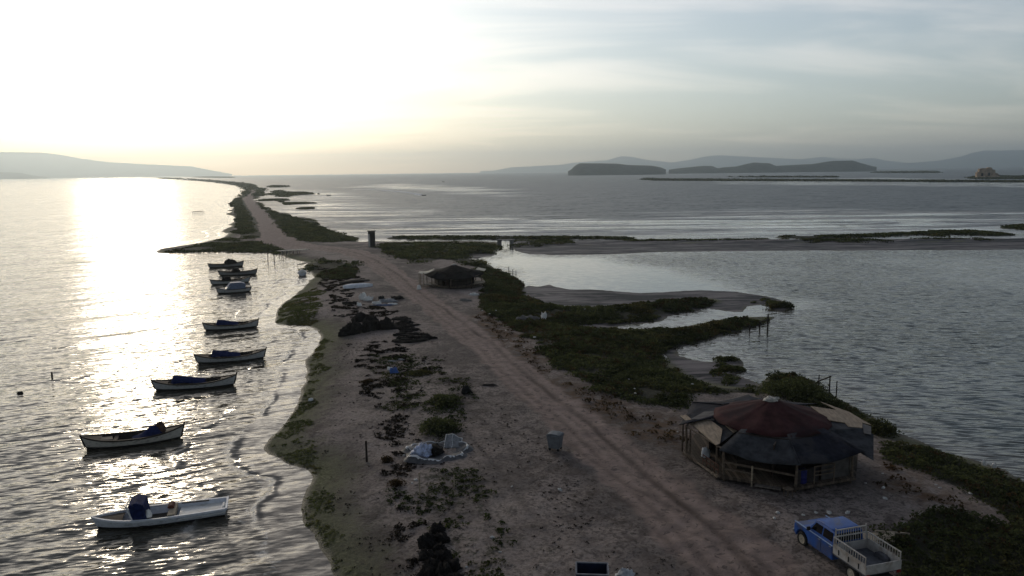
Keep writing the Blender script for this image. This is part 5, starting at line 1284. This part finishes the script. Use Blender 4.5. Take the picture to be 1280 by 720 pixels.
def leaves(name, C, Rr, Hh, nper, size, mat_, seed, flatness=0.0):
    """C: bush feet (n,3); leaf-sized quads through each bush's volume"""
    g = np.random.default_rng(seed); nb_ = len(C)
    if nb_ == 0: return None
    idx = np.repeat(np.arange(nb_), nper); M = len(idx)
    u = g.random(M) * 2 * np.pi; rr = g.random(M) ** 0.55; hz = g.random(M)
    lob = 1 + 0.35 * np.sin(u * 2 + idx * 1.7) + 0.2 * np.sin(u * 5 + idx)
    k = np.sqrt(np.clip(1 - rr ** 2, 0.02, 1))
    P = np.empty((M, 3)); r_ = Rr[idx] * rr * lob
    P[:, 0] = C[idx, 0] + np.cos(u) * r_; P[:, 1] = C[idx, 1] + np.sin(u) * r_; P[:, 2] = C[idx, 2] + Hh[idx] * k * (0.25 + 0.75 * hz ** 0.6)
    a = g.normal(size=(M, 3)); a[:, 2] *= 0.6 - 0.5 * flatness; a /= np.linalg.norm(a, axis=1)[:, None]
    b_ = g.normal(size=(M, 3)); b_[:, 2] *= 1.0 - 0.9 * flatness; b_ -= a * (a * b_).sum(1)[:, None]; b_ /= np.linalg.norm(b_, axis=1)[:, None]
    s_ = size[idx] * (0.6 + 0.8 * g.random(M))
    a *= s_[:, None]; b_ *= (s_ * 0.6)[:, None]
    V = np.stack([P - a, P + b_, P + a, P - b_], 1).reshape(-1, 3)
    me = bpy.data.meshes.new(name); me.vertices.add(M * 4); me.vertices.foreach_set('co', V.astype(np.float32).ravel())
    me.loops.add(M * 4); me.loops.foreach_set('vertex_index', np.arange(M * 4, dtype=np.int32))
    me.polygons.add(M); me.polygons.foreach_set('loop_start', np.arange(M, dtype=np.int32) * 4); me.polygons.foreach_set('loop_total', np.full(M, 4, np.int32))
    me.update(calc_edges=True)
    tone = np.clip(0.15 + 0.35 * g.random(M) + 0.5 * fbm(P[:, 0] / 2.2, P[:, 1] / 2.2, 77, 3) + 0.25 * (g.random(nb_)[idx] - .5), 0, 1)
    at = me.attributes.new('tone', 'FLOAT', 'FACE'); at.data.foreach_set('value', tone.astype(np.float32))
    me.materials.append(mat_)
    return me
def scatter(polys, spacing, seed, rmin=0, rmax=1e9, soft=1.0, amp=0.8, thr=0.5, nseed=31, lim=(900, 1600)):
    g = np.random.default_rng(seed); pts = []
    for p in polys:
        lo = p.min(0) - 2; hi = p.max(0) + 2
        lo = np.maximum(lo, [-lim[0], 20]); hi = np.minimum(hi, [lim[0], lim[1]])
        if (hi <= lo).any(): continue
        nx = int((hi[0] - lo[0]) / spacing) + 1; ny = int((hi[1] - lo[1]) / spacing) + 1
        if nx * ny > 3000000: continue
        gx, gy = np.meshgrid(lo[0] + (np.arange(nx) + .5) * spacing, lo[1] + (np.arange(ny) + .5) * spacing)
        gx = gx.ravel() + (g.random(gx.size) - .5) * spacing; gy = gy.ravel() + (g.random(gy.size) - .5) * spacing
        d = np.hypot(gx, gy); k = (d > rmin) & (d < rmax) & (np.abs(gx) < gy * 0.85 + 4)
        gx, gy = gx[k], gy[k]
        if not len(gx): continue
        s_ = sdf(gx, gy, p) + fbm(gx / 2.5, gy / 2.5, nseed, 4) * amp * 1.4
        k = s_ / soft + 0.5 > thr
        pts.append(np.stack([gx[k], gy[k]], -1))
    if not pts: return np.zeros((0, 3))
    P = np.concatenate(pts); h, d, mud_, dm_ = terrain_height(P[:, 0], P[:, 1])
    k = h > 0.03
    P = P[k]; h = h[k]
    rb, rs, rw = road_coord(P[:, 0], P[:, 1]); k = rb > rw * 0.9 + 0.2
    return np.concatenate([P[k], h[k, None]], 1)
g = np.random.default_rng(9)
def keep_off(C, spots):
    k = np.ones(len(C), bool)
    for x, y, r_ in spots: k &= np.hypot(C[:, 0] - x, C[:, 1] - y) > r_
    return C[k]
OFF = [(HX, HY, 4.9), (h2p.x, h2p.y, 4.6), (HX - 4.2, HY - 1.5, 1.6), (tx, ty, 2.2)]
C = keep_off(scatter(V_SHRUB, 0.62, 1, 0, 135, 1.4), OFF)
dens = fbm(C[:, 0] / 3.2, C[:, 1] / 3.2, 90, 3)
C = C[(dens > -0.30) | (g.random(len(C)) > 0.8)]
dn = fbm(C[:, 0] / 3.2, C[:, 1] / 3.2, 90, 3)
rr = 0.38 + 0.34 * g.random(len(C)); hh = (0.14 + 0.24 * g.random(len(C)) ** 1.6) * (1 + 0.9 * dn)
dist = np.hypot(C[:, 0], C[:, 1])
me = leaves('scrub', C, rr, hh, 64, 0.045 + dist * 0.00085, SCRUB, 2)
tag(link('scrub', me), kind='stuff'); n_scrub = len(C)
C = scatter(V_SHRUB, 1.5, 3, 135, 620, 2.0, 1.2)
C = C[fbm(C[:, 0] / 8, C[:, 1] / 8, 92, 3) > -0.35]
me = leaves('scrub', C, 0.9 + 0.8 * g.random(len(C)), (0.22 + 0.5 * g.random(len(C)) ** 1.8) * np.where(C[:, 1] > 165, 0.42, 1.0), 34, 0.16 + np.hypot(C[:, 0], C[:, 1]) * 0.0006, SCRUB, 4)
tag(link('scrub', me), kind='stuff'); n2 = len(C)
C = scatter(V_SHRUB, 5.0, 5, 620, 1500, 4.0, 2.0)
C = np.concatenate([C, scatter(V_SHRUB, 16.0, 6, 1500, 7000, 4.0, 2.0, lim=(4000, 7000))])
fr = np.clip((np.hypot(C[:, 0], C[:, 1]) - 800) / 2500, 0, 1)
me = leaves('scrub', C, (3 + 2.5 * g.random(len(C))) * (1 + 2.5 * fr), (0.4 + 0.7 * g.random(len(C))) * (1 + 5.0 * fr), 24, 0.9 + 2.2 * fr, SCRUB, 6)
if me: tag(link('scrub', me), kind='stuff')
n3 = len(C)
# the vegetated crest of the mud bank
CREST = poly([(637,301.9),(760,300.7),(970,299.6),(1280,298.5),(1480,297.6),(1480,299.2),(1280,300.1),(970,301.3),(760,302.5),(637,303.4)], 0.3)
C = np.concatenate([scatter([CREST], 1.3, 8, 0, 900, 2.0, 1.6, nseed=34), scatter([V_DARKTOP], 1.6, 7, 0, 900, 2.0, 1.2, nseed=33)]); 
C = C[fbm(C[:, 0] / 9, C[:, 1] / 4, 40, 3) > 0.0]
me = leaves('scrub', C, 0.9 + 0.8 * g.random(len(C)), 0.08 + 0.22 * g.random(len(C)), 30, np.full(len(C), 0.20), SCRUB, 8)
if me: tag(link('scrub', me), kind='stuff')
# straw coloured stalks through the scrub
C = keep_off(scatter(V_SHRUB, 1.1, 23, 0, 135, 1.4), OFF); C = C[fbm(C[:, 0] / 4, C[:, 1] / 4, 97, 3) > 0.05]
me = leaves('dry_grass', C, 0.25 + 0.3 * g.random(len(C)), 0.25 + 0.25 * g.random(len(C)), 22, 0.05 + np.hypot(C[:, 0], C[:, 1]) * 0.0006, DRYL, 24); tag(link('dry_grass', me), kind='stuff')
# dry reddish grass
C = keep_off(scatter(V_DRY, 0.8, 11, 0, 140, 3.0, 1.6, nseed=35), OFF); C = C[g.random(len(C)) < 0.45]
me = leaves('dry_grass', C, 0.25 + 0.3 * g.random(len(C)), 0.12 + 0.16 * g.random(len(C)), 26, np.full(len(C), 0.085), DRYL, 12); tag(link('dry_grass', me), kind='stuff')
# low weeds on the near beach
C = keep_off(scatter(V_TUFT, 0.42, 13, 0, 140, 3.0, 1.5, nseed=36), [(-4.4, 42.2, 1.9)])
wn = fbm(C[:, 0] / 1.3, C[:, 1] / 1.3, 93, 3); C = C[wn > np.where(C[:, 1] < 40, -0.12, 0.04)]
me = leaves('weeds', C, 0.12 + 0.20 * g.random(len(C)), 0.05 + 0.12 * g.random(len(C)), 30, np.full(len(C), 0.055), WEED, 14, 0.3); tag(link('weeds', me), kind='stuff')
# green algae washed up along the left shore
AL = [poly([(405,720),(377,640),(388,600),(372,586),(328,560),(345,540),(383,470),(380,452),(399,425),(397,413),(343,405),(350,385),(372,368),(396,360),(405,372),(392,396),(412,425),(402,470),(384,520),(376,552),(402,590),(412,640),(436,720)], 0.3)]
C = scatter(AL, 0.24, 21, 0, 130, 1.0, 0.9, nseed=39)
wn = fbm(C[:, 0] / 1.2, C[:, 1] / 1.2, 95, 3); C = C[wn > -0.35 + 0.5 * g.random(len(C))]
me = leaves('algae', C, 0.10 + 0.14 * g.random(len(C)), 0.015 + 0.04 * g.random(len(C)), 16, 0.035 + np.hypot(C[:, 0], C[:, 1]) * 0.0005, leaf_mat('washed up algae', (0.060, 0.075, 0.026), (0.200, 0.205, 0.095)), 22, 0.7); tag(link('algae', me), kind='stuff')
# dark wrack flecks in bands along the beach
V_WR = [poly(p_, ZL) for p_ in [[(455,438),(500,445),(525,500),(520,560),(505,640),(548,700),(520,735),(497,640),(478,560),(462,500),(448,455)], [(408,362),(450,380),(505,388),(470,396),(420,392)], [(395,330),(455,345),(440,372),(405,360)], [(440,425),(490,424),(560,470),(520,455),(470,440)]]]
C = scatter(V_WR, 0.34, 15, 0, 170, 1.5, 1.0, nseed=37)
wn = fbm(C[:, 0] / 1.1, C[:, 1] / 0.7, 94, 3); C = C[wn > 0.14]
me = leaves('wrack', C, 0.14 + 0.18 * g.random(len(C)), 0.03 + 0.07 * g.random(len(C)), 22, 0.05 + np.hypot(C[:, 0], C[:, 1]) * 0.0006, WRACK, 16, 0.6); tag(link('wrack', me), kind='stuff')
# stones and crumbs all over the bare ground
C = scatter([poly([(420,715),(400,560),(420,430),(440,380),(500,390),(640,520),(860,700),(900,760),(430,760)], ZL)], 0.34, 17, 0, 100, 1, 0.5)
C = C[g.random(len(C)) < np.clip(0.14 + 0.55 * fbm(C[:, 0] / 2.2, C[:, 1] / 2.2, 96, 3), 0.02, 0.6)]
me = leaves('wrack', C, 0.06 + 0.07 * g.random(len(C)), 0.02 + 0.03 * g.random(len(C)), 6, np.full(len(C), 0.048), WRACK, 18, 0.5); tag(link('wrack', me), kind='stuff')

# bushes one can point to
def bush(px, py, wx, wy, h, seed, label, m_=SCRUB, nl=1500, size=0.075):
    p = on(px, py)
    t_ = thing('bush', p - Vector((0, 0, .02)), 0, label, 'bush')
    gg = np.random.default_rng(seed); k = 16
    a_ = gg.random(k) * 6.283; q = np.sqrt(gg.random(k)) * .72
    Cc = np.stack([np.cos(a_) * q * wx / 2, np.sin(a_) * q * wy / 2, np.zeros(k)], -1)
    Hs = h * (1 - 0.55 * q ** 2) * (0.75 + .5 * gg.random(k))
    me = leaves('foliage', Cc, np.full(k, min(wx, wy) * 0.30), Hs, nl // k, np.full(k, size), m_, seed)
    link('foliage', me, None, t_)
    st = MB()
    for j in range(9):
        st.tube((0, 0, -.05), (Cc[j, 0] * .9, Cc[j, 1] * .9, Hs[j] * .75), 0.025, 0.01, 5)
    st.build('stems', DKWOOD, t_)
    return t_
bush(550, 537, 2.4, 2.6, 0.75, 41, 'rounded dark green bush just above the plastic lined basin', nl=2400)
bush(556, 503, 2.2, 2.4, 0.55, 42, 'low wide green bush beside the round black lump', nl=2200)
bush(524, 468, 2.2, 1.6, 0.35, 43, 'flat green bush on sand above the two low round bushes', nl=1500)
bush(483, 577, 0.75, 0.7, 0.35, 44, 'small dry brown bush beside the single dark post', DRYL, 500, .05)
bush(497, 606, 1.0, 0.8, 0.4, 45, 'dry brown bush below the lined basin', DRYL, 700, .05)
bush(458, 478, 1.0, 0.8, 0.25, 46, 'dull brown bush near the middle of the sandy beach', DRYL, 600, .06)
bush(993, 494, 4.8, 4.0, 1.05, 47, 'largest bush, rounded and dark at the lagoon edge behind the hut', nl=5200)
bush(1024, 504, 3.4, 3.0, 0.75, 48, 'bush sloping to the water right of the largest bush', nl=2600)
bush(910, 450, 2.4, 1.6, 0.38, 49, 'small bush standing at the water beside the mud beach', nl=1500)
bush(914, 462, 3.0, 1.7, 0.32, 50, 'low bush just below the small one on the mud beach', nl=1500)
bush(1098, 541, 2.4, 2.2, 0.9, 51, 'dark bush at the waterline right behind the hut roof boards', nl=2000)
bush(974, 384, 3.4, 2.6, 0.8, 52, 'round bush on the outer tip of the far scrub tongue', nl=1200, size=.11)
print('scrub', n_scrub, n2, n3)
